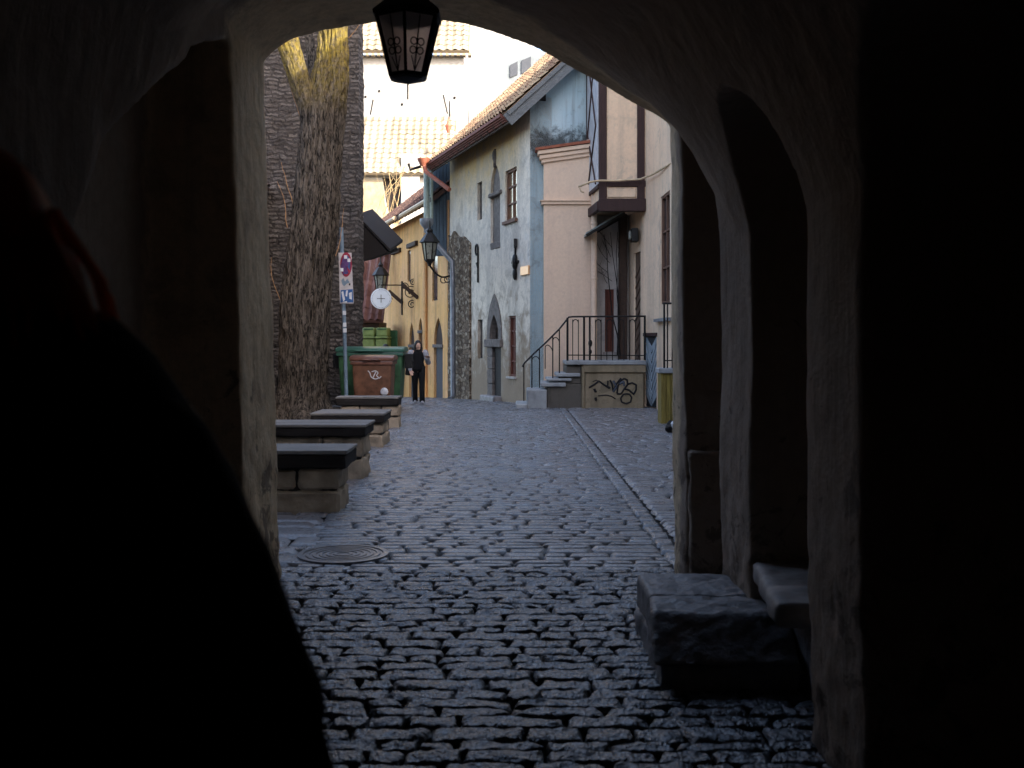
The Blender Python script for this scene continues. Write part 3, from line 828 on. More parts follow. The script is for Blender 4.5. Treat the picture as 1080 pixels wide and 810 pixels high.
def gablemat():
    m = M('blue_limewash_gable')
    big=m.noise(.5,5,.62); mid=m.noise(2.4,6,.7,dist=.6); fin=m.noise(14,6,.7); stk=m.noise(1.2,6,.7,m.mapping((2.5,2.5,.14)))
    x,y,z=m.sep()
    c=m.mix(m.ramp(big,[(.3,0),(.7,1)]),(0.44,0.62,0.70),(0.56,0.66,0.68))
    c=m.mix(m.math('MULTIPLY', m.ramp(stk,[(.5,0),(.68,1)]),.65),c,(0.12,0.14,0.14))
    c=m.mix(m.math('MULTIPLY', m.ramp(mid,[(.55,0),(.68,1)]),.5),c,(0.20,0.23,0.24))
    mz=m.ramp(m.math('ABSOLUTE', m.math('SUBTRACT', z, 6.75)),[(.1,1),(.85,0)])
    mo=m.ramp(m.math('ADD', m.math('MULTIPLY', mz, .35), m.math('MULTIPLY', m.noise(3.2,8,.75,dist=.6), .8)),[(.56,0),(.72,1)])
    c=m.mix(m.math('MULTIPLY', mo, .9), c, (0.035,0.04,0.04))
    return m.done(c,.92,m.bump(fin,.6,.012,m.bump(mid,.5,.03)),.12)
MT['gable'] = gablemat()
# openings measured on the facade
def span(pl,u0,u1,vm,o=0):
    s0,_=pl.pix(u0,vm,o); s1,_=pl.pix(u1,vm,o); return min(s0,s1),max(s0,s1)
def zat(pl,u,v,o=0): return pl.pix(u,v,o)[1]
cuts=[]
def cut_box(pl,s0,s1,z0,z1,dep):
    c=MB(); pl.box(c,s0,s1,z0,z1,-dep,.2); cuts.append(c)
def cut_poly(pl,pts,dep):
    c=MB(); pl.poly(c,pts,-dep,.2); cuts.append(c)
SL1=FB.pix(474.5,300)[0]
wU=(*span(FB,533,545,205), zat(FB,539,232), zat(FB,539,178))
wL=(*span(FB,536.5,544,360), zat(FB,540,397), zat(FB,540,333))
sU=(*span(FB,503.5,508.5,210), zat(FB,506,232), zat(FB,506,192))
sL=(*span(FB,504,509,355), zat(FB,506.5,378), zat(FB,506.5,337))
gN=(*span(FB,517.5,527.5,230), zat(FB,522,262), zat(FB,522,200), zat(FB,522,173))
gD=(*span(FB,515.5,528.5,380), gz(29)-.3, zat(FB,522,368), zat(FB,522,319))
cut_box(FB,*wU,.16); cut_box(FB,*wL,.16); cut_box(FB,*sU,.12); cut_box(FB,*sL,.12)
cut_poly(FB,pointed(*gN),.14)
cut_poly(FB,pointed(*gD),.3)
a=MB(); FB.box(a,0,SL1,-1.2,7.95,-.6,0)
wall_with_holes('facade_wall',a,cuts,MT['house'],house)
rk43=math.tan(math.radians(43))
a=MB(); GB.poly(a,[(.005,-1),(8,-1),(8,7.93),(4,7.93+4*rk43),(.005,7.93)],-.55,.0)
wall_with_holes('gable_wall',a,[],MT['gable'],house)
a=MB(); q0=FB.pt(SL1-.5,-1.2,-.6); a.box((q0.x,q0.y,-1.2),(q0.x+7,q0.y+.3,8)); a.build('rear_wall',MT['house'],house)
a=MB(); s,z=GB.pix(569.5,100); c=MB(); GB.box(a,s-.16,s+.16,z-.16,z+.16,0.004,.03); a.build('vent_hole',MT['iron'],house,bevel=.02)
# slit windows
for w in (sU,sL):
    a=MB(); FB.box(a,w[0]-.01,w[1]+.01,w[2],w[3],-.118,-.09); fr=a.build('slit_window',MT['iron'],house)
    a=MB(); FB.box(a,w[0]+.02,w[1]-.02,w[2]+.04,w[3]-.04,-.089,-.08); a.build('pane',MT['glass'],fr)
MT['redwood']=wood('red_brown_window_wood',(0.17,0.06,0.04),(0.09,0.03,0.02),'z')
MT['brownwood']=wood('brown_window_wood',(0.20,0.11,0.07),(0.10,0.05,0.03),'z')
MT['reflect']=simple('bright_window_glass',(0.75,0.66,0.5),0.12,0.15,2,0.03,0.003,0.9)
MT['reflect'].node_tree.nodes['Principled BSDF'].inputs['Roughness'].default_value=0.06
def window(pl,w,dep,nx,nz,fm,gm,parent,name='window',fw=.06):
    s0,s1,z0,z1=w[:4]
    a=MB()
    for (x0,x1,y0,y1) in ((s0-.005,s0+fw,z0,z1),(s1-fw,s1+.005,z0,z1)): pl.box(a,x0,x1,y0,y1,-dep,-dep+.07)
    for (y0,y1) in ((z0-.005,z0+fw),(z1-fw,z1+.005)): pl.box(a,s0+fw+.001,s1-fw-.001,y0,y1,-dep,-dep+.069)
    for i in range(1,nx):
        x=lerp(s0,s1,i/nx); pl.box(a,x-.03,x+.03,z0+fw,z1-fw,-dep+.002,-dep+.06)
    for j in range(1,nz):
        y=lerp(z0,z1,j/nz); pl.box(a,s0+fw,s1-fw,y-.022,y+.022,-dep+.004,-dep+.056)
    o=a.build(name,fm,parent)
    a=MB(); pl.box(a,s0,s1,z0,z1,-dep-.02,-dep+.015); a.build('pane',gm,o)
    return o
wo=window(FB,wU,.12,2,3,MT['brownwood'],MT['reflect'],house); 
a=MB(); FB.box(a,wU[0]-.08,wU[1]+.08,wU[2]-.09,wU[2]-.005,-.1,.08); a.build('sill',MT['brownwood'],wo)
wo=window(FB,wL,.12,2,4,MT['redwood'],MT['redwood'],house)
a=MB(); FB.box(a,wL[0]-.06,wL[1]+.06,wL[2]-.06,wL[2]-.004,-.1,.06); a.build('sill',MT['seat'],wo)
MT['carved']=simple('carved_door_stone',(0.15,0.13,0.115),.9,.4,9,.6,.02)
# gothic blind window
a=MB(); FB.poly(a,pointed(gN[0]+.02,gN[1]-.02,gN[2]+.01,gN[3],gN[4]-.05),-.139,-.07); nw=a.build('blind_window',MT['carved'],house,rough=(.2,.012,6))
a=MB(); FB.box(a,gN[0]-.16,gN[1]+.06,zat(FB,522,207),zat(FB,522,203),-.1,.07)
a.build('transom',MT['carved'],nw,bevel=.02,rough=(.1,.015,7))
a=MB(); FB.box(a,gN[0]-.02,gN[1]+.02,gN[2]-.02,gN[2]+.18,-.13,.02); a.build('sill',MT['carved'],nw,bevel=.02,rough=(.1,.015,7))
a=MB(); q=FB.pt((gN[0]+gN[1])/2,gN[4]+.05,0.0); a.ball(q+V((0,0,.18)),(.1,.1,.2),8,6); a.bar(FB.pt((gN[0]+gN[1])/2,gN[4]-.1,0),q+V((0,0,.1)),.12,.12); a.build('finial',MT['carved'],nw,smooth=True)
# gothic door
zl=zat(FB,522,366); zl2=zat(FB,522,360)
dr=None
a=MB(); sm=lerp(gD[0],gD[1],.40)
FB.box(a,gD[0]+.02,sm-.05,gD[2],zl,-.295,-.24); dr=a.build('arched_door',MT['plank_dark'],house)
a=MB(); FB.box(a,gD[0]+.03,gD[1]-.40,gD[2],zl,-.10,-.05); 
a.build('door_leaf',MT['plank_dark'],dr)
a=MB()
zz=gD[2]; k=0
while zz<zl-.05:
    hh=.36+.1*((k*7)%3)/3; FB.box(a,gD[1]-.42,gD[1]+.05,zz,min(zz+hh-.012,zl),-.18,.035); zz+=hh; k+=1
FB.box(a,gD[0]-.16,gD[1]+.2,zl,zl2+.06,-.2,.09)
a.build('door_surround',MT['carved'],dr,bevel=.015,rough=(.12,.012,7))
outer=pointed(gD[0]-.1,gD[1]+.1,zl2+.07,gD[3]+.35,gD[4]+.25)
inner=pointed(gD[0]+.16,gD[1]-.16,zl2+.0,gD[3]+.3,gD[4]-.35)
a=MB(); FB.poly(a,outer,-.18,.03); c=MB(); FB.poly(c,inner,-.5,.5)
me=boolean(a.mesh('arch'),[c]); me.transform(Matrix.Translation(-ORG[house])); me.materials.clear(); link_mesh('pointed_hood',me,MT['carved'],dr)
a=MB(); FB.poly(a,inner,-.28,-.2); a.build('tympanum',MT['carved'],dr,rough=(.2,.015,5))
a=MB(); FB.box(a,gD[0]-.05,gD[1]+.1,gz(29)-.3,gz(29)+.12,-.2,.25); a.build('threshold',MT['step'],dr,bevel=.03)
# iron wall anchors
def anchor(u,v0,v1,fancy):
    s,z0=FB.pix(u,v1); _,z1=FB.pix(u,v0); a=MB()
    a.tube([FB.pt(s,z0,.03),FB.pt(s,z1,.03)],.03,6)
    if fancy:
        n=24
        for (f,r) in ((.42,.13),(.12,.1)):
            a.ball(FB.pt(s,lerp(z0,z1,f),.04),(r*.7,r*1.4,r*1.7),8,6)
        a.bar(FB.pt(s,lerp(z0,z1,.78),.03),FB.pt(s,z1,.03),.22,.08); a.bar(FB.pt(s-.25,lerp(z0,z1,.42),.03),FB.pt(s+.25,lerp(z0,z1,.42),.03),.06,.06)
    else:
        c=FB.pt(s,z1,.03); a.tube([c+FB.d*(.13-.13*math.cos(t))+V((0,0,.16*math.sin(t))) for t in [i*.35 for i in range(16)]],.028,6)
        a.bar(FB.pt(s,lerp(z0,z1,.45),.03),FB.pt(s+.14,lerp(z0,z1,.6),.03),.05,.05)
    a.build('wall_anchor',MT['iron'],house)
anchor(505,263,298,False); anchor(544.5,252,294,True)
MT['plaque']=simple('orange_brass_plaque',(0.75,0.42,0.2),.35,.15,6,.1,.004,.3)
a=MB(); s0,s1=span(FB,550.5,559,285); FB.box(a,s0,s1,zat(FB,555,290),zat(FB,555,280.5),0.002,.05); a.build('plaque',MT['plaque'],house,bevel=.01)
# exposed rubble where the plaster has fallen
MT['rubble']=rubble('exposed_rubble',((0.12,0.085,0.06),(0.30,0.22,0.15),(0.48,0.40,0.30)),(0.16,0.115,0.075),5.5,.1)
sr,_=FB.pix(497,330); pts=[(sr,-1.0),(SL1+.02,-1.0),(SL1+.02,zat(FB,475,248))]
for k in range(1,7):
    s=lerp(SL1,sr,k/7); pts.append((s, lerp(zat(FB,475,246),zat(FB,497,252),k/7)+.25*noise.noise(V((k*1.7,0,0)))))
pts.append((sr,zat(FB,497,256)))
a=MB(); FB.poly(a,pts,-.1,.06); a.build('rubble_patch',MT['rubble'],house,rough=(.16,.035,4))
# roof
upv=(V((.948,.317,0)).normalized()*1.0+V((0,0,rk43)))
e0=GB.pt(0,0,0); e0=V((C0[0],C0[1],0))+nB*.78+V((.317,-.948,0))*.48; e0.z=7.47
tiled_roof('roof',tilemat('sunlit_clay_tiles',(0.20,0.12,0.08),(0.30,0.21,0.13),(0.38,0.29,0.18),.35),house,e0,dB*8.6,upv*4.85,.24,.3,.04,.03,.1)
top=e0+upv*4.85
up2=V((.948,.317,0)).normalized()-V((0,0,rk43))
tiled_roof('rear_roof',MT['redtile'],house,top+up2*4.85,dB*8.6,-up2*4.85,.3,.4)
MT['greyboard']=wood('grey_weathered_board',(0.20,0.215,0.22),(0.12,0.13,0.135),'x')
a=MB(); nn=V((.317,-.948,0))
a.bar(e0+nn*.03+V((0,0,-.30)),top+nn*.03+V((0,0,-.30)),.05,.32,(0,0,1)); a.bar(e0+nn*.07+V((0,0,-.14)),top+nn*.07+V((0,0,-.14)),.05,.1); a.build('bargeboard',MT['greyboard'],house)
MT['rafter']=wood('dark_eave_timber',(0.07,0.042,0.028),(0.04,0.025,0.018),'y')
a=MB(); a.bar(e0+V((0,0,-.40))+upv*.2+dB*.1,e0+dB*8.5+V((0,0,-.40))+upv*.2,.06,.12)
for i in range(15):
    q=e0+dB*(.3+i*.58)+V((0,0,-.3))+upv*.1; a.bar(q,q+upv*.8,.09,.13)
a.build('eave_timbers',MT['rafter'],house)
MT['shadetile']=simple('shaded_red_eave_tiles',(0.20,0.075,0.055),.8,.4,9,.4)  # shade on the lower roof tiles painted as dark red courses
a=MB()
for k in range(4): a.bar(e0+V((0,0,-.07-.085*k))+upv*.05*k+dB*.5,e0+dB*8.6+V((0,0,-.07-.085*k))+upv*.05*k,.08,.075)
a.build('shaded_eave_courses',MT['shadetile'],house)
# boarded wall and red drainpipe at the far end of the eave
MT['blueboard']=wood('blue_grey_boards',(0.13,0.19,0.24),(0.07,0.10,0.13),'z',.7,1.5)
bp=P(449,178,35.0); bq=P(476,238,35.0)
a=MB(); n=9
for i in range(n):
    x0=lerp(bp.x,bq.x+.2,i/n); x1=lerp(bp.x,bq.x+.2,(i+1)/n)-.015; a.box((x0,35.05+(i%2)*.012,bq.z-1),(x1,35.2,bp.z+.25))
a.box((bp.x,35.21,bq.z-1),(bq.x+.2,35.3,bp.z+.2))
a.build('boarded_wall',MT['blueboard'],house)
MT['redpipe']=simple('rust_red_pipe',(0.30,0.10,0.06),.6,.3,8,.2)
MT['greenpipe']=simple('pale_green_pipe',(0.35,0.42,0.36),.6,.2,8,.1)
a=MB(); a.tube([P(447,173,34.0),P(449,181,33.9),P(474,200,33.0)],.075,8); a.lathe(P(446.5,171,34.0),[(.1,-.12),(.2,.08),(.2,.12)],10); a.build('drainpipe',MT['redpipe'],house,smooth='auto')
a=MB(); a.tube([P(450,178,34.8),P(450,232,34.8)],.1,8); a.tube([P(455,180,34.7),P(455,232,34.7)],.06,8); a.build('vent_pipe',MT['greenpipe'],house,smooth='auto')
a=MB()
for uu in (8.4,):
    q=e0+dB*uu; a.tube([q+V((-.2,0,-.12)),q+V((-.55,-.1,-.25)),q+V((-.6,-.1,-.05))],.05,6)
a.build('gutter_hook',MT['iron'],house)
# downpipe at the end of the facade
a=MB(); hp=P(449,232,33.6); a.lathe(P(450,236,33.6),[(.07,-.3),(.1,-.15),(.22,.0),(.22,.16)],12)
a.tube([P(450,240,33.6),P(452,248,33.55),P(477,276,33.3),P(477.5,300,33.3),P(478,418,33.3),P(474,421,33.0)],.085,10)
a.build('zinc_downpipe',MT['zinc'],house,smooth='auto')

# ------------------------------------------------------------------ yellow house
Y0=V((-2.35,35.6,0)); Y1=V((-6.1,47.2,0)); dY=(Y1-Y0).normalized(); nY=V((-dY.y,dY.x,0)); nY=-nY if nY.x>0 else nY
FY=Plane((Y0.x,Y0.y),dY,nY); LY_=(Y1-Y0).length
yh=thing('yellow_ochre_house',(Y0.x,Y0.y,0),'narrow ochre yellow house with slit window and pointed doorways under a sagging tiled eave','house')
MT['ochre']=plaster('ochre_plaster',(0.86,0.49,0.18),(0.36,0.21,0.10),(0.80,0.47,0.24),.6,.5,.02)
cuts=[]
y1=(*span(FY,429.8,433,280),zat(FY,431.5,297),zat(FY,431.5,264))
y2=(*span(FY,456,461.5,290),zat(FY,458.5,317),zat(FY,458.5,262))
d1=(*span(FY,457.5,467,390),gz(36)-.4,zat(FY,462,365),zat(FY,462,335))
d2=(*span(FY,431.5,437,390),gz(44)-.4,zat(FY,434,365),zat(FY,434,340))
d3=(*span(FY,441.5,445.5,355),gz(40)-.2,zat(FY,443.5,350),zat(FY,443.5,335))
cut_box(FY,*y1,.10); cut_box(FY,*y2,.10)
for d in (d1,d2,d3): cut_poly(FY,pointed(*d),.14)
a=MB(); FY.box(a,-.6,LY_,-2,6.35,-.7,0); wall_with_holes('facade_wall',a,cuts,MT['ochre'],yh)
a=MB(); FY.box(a,-.6,LY_,-2,6.3,-6,-5.6); FY.box(a,LY_-.5,LY_-.001,-2,6.3,-5.6,-.7); a.build('rear_wall',MT['ochre'],yh)
for w in (y1,y2):
    a=MB(); FY.box(a,w[0]-.02,w[1]+.02,w[2]-.02,w[3]+.02,-.099,-.06); fr=a.build('window',MT['rafter'],yh)
    a=MB(); FY.box(a,w[0]+.05,w[1]-.05,w[2]+.05,w[3]-.05,-.059,-.05); a.build('pane',MT['glass'],fr)
MT['greydoor']=wood('grey_door_wood',(0.13,0.13,0.14),(0.07,0.07,0.075),'z')
MT['browndoor']=wood('brown_door_wood',(0.24,0.11,0.05),(0.13,0.06,0.03),'z')
for d,mt in ((d1,MT['greydoor']),(d2,MT['greydoor']),(d3,MT['browndoor'])):
    zt=lerp(d[2],d[3],.82)
    a=MB(); FY.box(a,d[0]+.02,d[1]-.02,d[2],d[3],-.139,-.09); do=a.build('arched_door',mt,yh)
    a=MB(); FY.poly(a,pointed(d[0]+.02,d[1]-.02,d[3]+.03,d[3]+.1,d[4]-.04),-.139,-.08); a.build('fanlight',MT['rafter'],do)
    a=MB(); FY.box(a,d[0]-.06,d[1]+.06,d[3]-.05,d[3]+.06,-.13,.04); a.build('impost',MT['carved'],do)
a=MB(); s0,s1=span(FY,446,453,280); FY.box(a,s0+.3,s1-.5,gz(40),6.0,0.0,.14); a.build('pilaster',MT['ochre'],yh,bevel=.05)
for (u,v,L) in ((464,244,1.8),(436,259,1.6),(419,266,1.6)):
    a=MB(); s,z=FY.pix(u,v); FY.box(a,s-L/2,s+L/2,z-.06,z+.12,-.05,.12); a.build('timber_hood',MT['rafter'],yh,bevel=.02)
for (u,v) in ((441,306),(425,312)):
    a=MB(); s,z=FY.pix(u,v); a.bar(FY.pt(s,z-.3,0),FY.pt(s+.2,z+.2,.55),.14,.14); a.build('timber_bracket',MT['rafter'],yh,bevel=.02)
# roof with a sagging eave
yu=(-nY+V((0,0,.8)))
ye=FY.pt(-.8,6.42,.62)
tiled_roof('roof',MT['dtile'],yh,ye,dY*(LY_+1.0),yu*3.6,.26,.34,.045,.03,.14)
yt=ye+yu*3.6; yd=(-nY-V((0,0,.8)))
tiled_roof('rear_roof',MT['redtile'],yh,yt+yd*3.6,dY*(LY_+1.0),-yd*3.6,.3,.4)
a=MB()
for i in range(22):
    q=ye+dY*(.2+i*.58)+V((0,0,-.16)); a.bar(q,q+yu*.8,.1,.13)
a.bar(ye+V((0,0,-.12)),ye+dY*(LY_+1)+V((0,0,-.12)),.05,.16); a.build('eave_timbers',MT['rafter'],yh)
MT['gutter']=simple('weathered_gutter',(0.55,0.42,0.27),.55,.3,5,.2,.01,.3)
a=MB()
for (t0,t1) in ((.02,.36),(.45,.95)):
    q0=ye+dY*(LY_*t0)+nY*.1+V((0,0,-.12)); q1=ye+dY*(LY_*t1)+nY*.1+V((0,0,-.16)); a.tube([q0,q1],.085,8)
a.build('gutter',MT['gutter'],yh,smooth='auto')

# wall lanterns
def wall_lantern(c, sc, mount, label):
    t=thing('wall_lantern',tuple(c),label,'lantern','old street lanterns on wrought iron brackets')
    a=MB(); a.lathe(c,[(.16*sc,.36*sc),(.23*sc,.38*sc),(.2*sc,.42*sc),(.1*sc,.56*sc),(.05*sc,.6*sc),(.07*sc,.64*sc),(.02*sc,.72*sc),(.012*sc,.86*sc)],6); a.build('cap',MT['iron'],t)
    a=MB()
    for k in range(6):
        th=math.pi/3*k; a.bar(c+V((.17*sc*math.cos(th),.17*sc*math.sin(th),.38*sc)),c+V((.11*sc*math.cos(th),.11*sc*math.sin(th),0)),.02*sc,.02*sc)
        th2=th+math.pi/3
        for r,z in ((.17,.375),(.11,0.0)): a.bar(c+V((r*sc*math.cos(th),r*sc*math.sin(th),z*sc)),c+V((r*sc*math.cos(th2),r*sc*math.sin(th2),z*sc)),.02*sc,.025*sc)
    a.lathe(c,[(.12*sc,-.01*sc),(.06*sc,-.06*sc),(.03*sc,-.14*sc)],6); a.build('frame',MT['iron'],t)
    a=MB(); a.lathe(c,[(.10*sc,.01*sc),(.155*sc,.37*sc)],6); a.build('glass',MT['lglass'],t)
    a=MB(); m=V(mount); b=c+V((0,0,-.12*sc)); n=10
    pts=[b+V((0,0,-.0))]+[V((lerp(b.x,m.x,i/n),lerp(b.y,m.y,i/n),lerp(b.z,m.z,i/n)-.12*sc*math.sin(math.pi*min(1,i/n*1.0)))) for i in range(1,n+1)]
    a.tube(pts,.02*sc,6)
    for k in (7,9):
        a.tube([pts[k]+V((.07*sc*math.cos(x),0,.07*sc*math.sin(x)-.06*sc)) for x in [i*.5 for i in range(12)]],.012*sc,5)
    a.build('bracket',MT['iron'],t)
MT['lglass']=simple('old_lantern_glass',(0.36,0.38,0.33),.3,.2,6,.1,.004,.5)
mq=FB.pt(SL1-.2,0,.06)
wall_lantern(P(453,274,33.0),1.45,P(474,291,33.6),'dark street lantern on a scroll bracket before the yellow facade')
wall_lantern(P(401.5,306,40.0),1.5,P(412,312,42.0),'smaller distant street lantern just above the round white sign')
# round sign
rs=thing('round_sign',tuple(P(402,315,39.5)),'round white hanging sign with a small black cross on a scroll bracket','sign')
MT['white']=simple('white_enamel',(0.72,0.76,0.80),.5,.08,5,.05)
c=P(402,315,39.5); R=11/F*39.5
a=MB(); a.lathe((0,0,0),[(R*.97,-.03),(R,-.02),(R,.02),(R*.97,.03)],40)
rm=Matrix.Translation(c)@Matrix.Rotation(math.radians(90),4,'X'); a.v=[rm@p for p in a.v]; dk=a.build('disc',MT['white'],rs,smooth='auto')
a=MB(); y=c.y-.036; a.tube([(c.x-.15,y,c.z),(c.x+.15,y,c.z)],.013,6); a.tube([(c.x,y,c.z-.15),(c.x,y,c.z+.15)],.013,6); a.build('cross_mark',MT['iron'],dk)
a=MB()
for k in range(36):
    th=2*math.pi*k/36; a.ball((c.x+R*.86*math.cos(th),y,c.z+R*.86*math.sin(th)),.014,6,4)
a.build('dotted_rim',MT['zinc'],dk)
a=MB(); b0=V((c.x+R,c.y,c.z)); b1=P(424,313,40.2); a.tube([V((c.x,c.y,c.z+R)),V((c.x,c.y,c.z+R+.12)),b1+V((0,0,.45))],.025,6); a.tube([b1+V((0,0,-.7)),b1+V((0,0,.6))],.04,6)
for k,(dx,dz,r) in enumerate(((.35,.15,.28),(.45,.55,.14),(.4,-.3,.18),(.12,.4,.14))):
    q=b1+V((dx,-.2,dz)); a.tube([q+V((r*(1-i/26)*math.cos(i*.5),0,r*(1-i/26)*math.sin(i*.5))) for i in range(22)],.02,5)
a.build('scroll_bracket',MT['iron'],rs)
# ------------------------------------------------------------------ pink house (flat front between blue gable and bay)
MT['pink']=plaster('pink_beige_plaster',(0.76,0.57,0.41),(0.44,0.33,0.27),(0.72,0.53,0.38),.3,.3,.003)
PK=Plane((P(573.5,300,26.85).x,26.85),(1,0),(0,-1)); pw=P(628,300,26.85).x-PK.p.x
ph=thing('pink_house',(PK.p.x,26.85,0),'pale pink flat-fronted house with moulded cornice between blue gable and timber bay','house')
zl_=zat(PK,573.5,160); zr_=zl_+.42
a=MB(); PK.poly(a,[(0,-.3),(pw,-.3),(pw,zr_-.05),(0,zl_-.05)],-.8,0); a.build('front_wall',MT['pink'],ph)
a=MB()
for k,(dz,o) in enumerate(((.0,.16),(.11,.11),(.2,.06))):
    PK.poly(a,[(-o,zl_-.1-dz),(pw,zr_-.1-dz-.22),(pw,zr_-dz-.22),(-o,zl_-dz)],-.75,o)
a.build('cornice',MT['pink'],ph,bevel=.008)
a=MB(); z=zat(PK,590,213.5); PK.box(a,-.06,pw,z-.05,z+.03,-.7,.06); PK.box(a,-.09,pw,z+.03,z+.055,-.7,.1); a.build('string_course',MT['pink'],ph)
MT['redcap']=simple('red_tile_edge',(0.28,0.09,0.05),.8,.35,9,.3)
a=MB(); PK.poly(a,[(-.22,zl_+.002),(pw,zr_-.2),(pw,zr_-.13),(-.22,zl_+.07)],-.8,.2); a.build('roof_edge',MT['redcap'],ph)
a=MB(); q=P(626.5,213,26.6); a.tube([q+V((0,0,1.5)),q,V((q.x,q.y,1.0))],.075,10)
for z in (4.6,3.2,1.9): a.lathe((q.x,q.y,z),[(.085,-.03),(.095,0),(.085,.03)],10)
a.build('downpipe',MT['pink'],ph,smooth='auto')

# ------------------------------------------------------------------ half-timbered house with the bay
MT['beige']=plaster('beige_plaster',(0.80,0.60,0.41),(0.28,0.25,0.21),(0.80,0.58,0.40),.45,.45,.004)
MT['timber']=wood('dark_brown_timber',(0.06,0.032,0.028),(0.035,0.02,0.018),'z')
hh=thing('half_timbered_house',(3.0,25.5,0),'beige house with dark timber-framed projecting bay, dark door and iron-railed stairs','house')
A=V((P(640,300,27.3).x,27.3,0)); 
# rear part under the bay, facing the camera
BK=Plane((P(626,300,27.3).x,27.3),(1,0),(0,-1)); bkL=P(664,300,27.3).x-BK.p.x
cuts=[]; wq=(BK.pix(638,340)[0],BK.pix(647.5,340)[0],BK.pix(640,371)[1],BK.pix(640,305)[1]); cut_box(BK,*wq,.16)
MT['palewall']=plaster('pale_stained_plaster',(0.50,0.46,0.42),(0.2,0.2,0.2),None,.5,.5)
a=MB(); BK.box(a,0,bkL,-.3,9,-.5,0); wall_with_holes('rear_wall',a,cuts,MT['palewall'],hh)
wo=window(BK,wq,.12,2,3,MT['redwood'],MT['redwood'],hh)
a=MB(); BK.box(a,wq[0]-.06,wq[1]+.06,wq[2]-.07,wq[2]-.004,-.15,.07); a.build('sill',MT['seat'],wo)
# street wall running towards the camera
S0=V((P(662,300,27.45).x,27.45,0)); S1=V((P(679,300,25.6).x,25.6,0)); S1b=V((P(695,300,24.6).x,24.6,0)); S2=V((3.50,23.0,0)); S3=V((3.56,20.6,0))
def seg(a,b): 
    d=(b-a).normalized(); n=V((d.y,-d.x,0)); n=-n if n.x>0 else n
    return Plane((a.x,a.y),d,n),(b-a).length
W1,l1=seg(S0,S1); W2,l2=seg(S1b,S2); WD,lD=seg(S1,S1b); W3,l3=seg(S2,S3)
cuts=[]
dw=(*sorted((W1.pix(668.5,320)[0],W1.pix(675.5,320)[0])),1.06,zat(W1,672,266))
zz=(*sorted((WD.pix(680,390)[0],WD.pix(692.5,390)[0])),0.0,zat(WD,686,354.5))
cut_box(W1,*dw,.09)
a=MB(); W1.box(a,0,l1,-.3,11.4,-.6,0); wall_with_holes('street_wall',a,cuts,MT['beige'],hh)
cuts=[]; cut_box(WD,zz[0],zz[1],-.2,zz[3],.08)
a=MB(); WD.box(a,0.001,lD,-.3,11.4,-.6,0); wall_with_holes('street_wall',a,cuts,MT['beige'],hh)
cuts=[]
w2=(*sorted((W2.pix(697,260)[0],W2.pix(706.5,260)[0])),zat(W2,702,320),zat(W2,702,204)); cut_box(W2,*w2,.12)
a=MB(); W2.box(a,0.001,l2,-.3,11.4,-.6,0); wall_with_holes('street_wall',a,cuts,MT['beige'],hh)
a=MB(); W3.box(a,0.001,l3,-.3,11.4,-.6,0); wall_with_holes('street_wall',a,[],MT['beige'],hh)
wo=window(W2,w2,.09,2,3,MT['brownwood'],MT['glass'],hh)
a=MB(); z=zat(W2,698,337); W2.box(a,w2[0]-.35,w2[1]+.2,z-.05,z+.02,.001,.12); a.build('sill_ledge',MT['zinc'],wo)
# lattice door
MT['lattice']=wood('brown_lattice_wood',(0.19,0.13,0.09),(0.09,0.06,0.045),'z')
a=MB(); W1.box(a,dw[0]+.005,dw[1]-.005,dw[2]-.05,dw[3],-.089,-.05); do=a.build('lattice_door',MT['lattice'],hh)
a=MB(); n=9
for i in range(n):
    z0=lerp(dw[2],dw[3]-.35,i/n); a.bar(W1.pt(dw[0]+.05,z0,-.04),W1.pt(dw[1]-.05,z0+.35,-.04),.03,.05)
a.build('slats',MT['lattice'],do)
# zig-zag boarded door
MT['bluedoor']=wood('blue_grey_door_boards',(0.36,0.42,0.46),(0.22,0.27,0.30),'z')
MT['darkblue']=simple('dark_blue_board',(0.02,0.025,0.03),.7,.3,8,.2)
a=MB(); WD.box(a,zz[0]+.005,zz[1]-.005,.02,zz[3]-.01,-.079,-.04); do=a.build('chevron_door',MT['darkblue'],hh)
a=MB(); mid=(zz[0]+zz[1])/2; z=-.2
while z<zz[3]+.2:
    for sgn in (0,1):
        s_a,s_b=(zz[0]+.03,mid-.01) if sgn==0 else (mid+.01,zz[1]-.03)
        za,zb=(z+.5,z) if sgn==0 else (z,z+.5)
        za2,zb2=max(.04,min(zz[3]-.13,za)),max(.04,min(zz[3]-.13,zb))
        if abs(za2-zb2)>.05: a.prism([WD.pt(s_a,za2,-.04),WD.pt(s_b,zb2,-.04),WD.pt(s_b,zb2+.13,-.04),WD.pt(s_a,za2+.13,-.04)],WD.n*.025)
    z+=.22
a.build('chevron_boards',MT['bluedoor'],do)
a=MB(); WD.box(a,zz[0]-.05,zz[1]+.05,zz[3],zz[3]+.08,-.1,.03); a.build('lintel',MT['timber'],do)
a=MB(); a.ball(WD.pt(zz[1]-.12,zz[3]-.55,-.05),.05,8,6); a.build('knob',MT['seat'],do)
# dark timber corner post next to the door
a=MB(); p0=P(652.5,380,27.2); p1=P(660.5,380,27.2); a.box((p0.x,27.0,1.0),(p1.x,27.29,zat(BK,656,226))); a.build('corner_post',MT['rafter'],hh,bevel=.02,rough=(.3,.02,2))
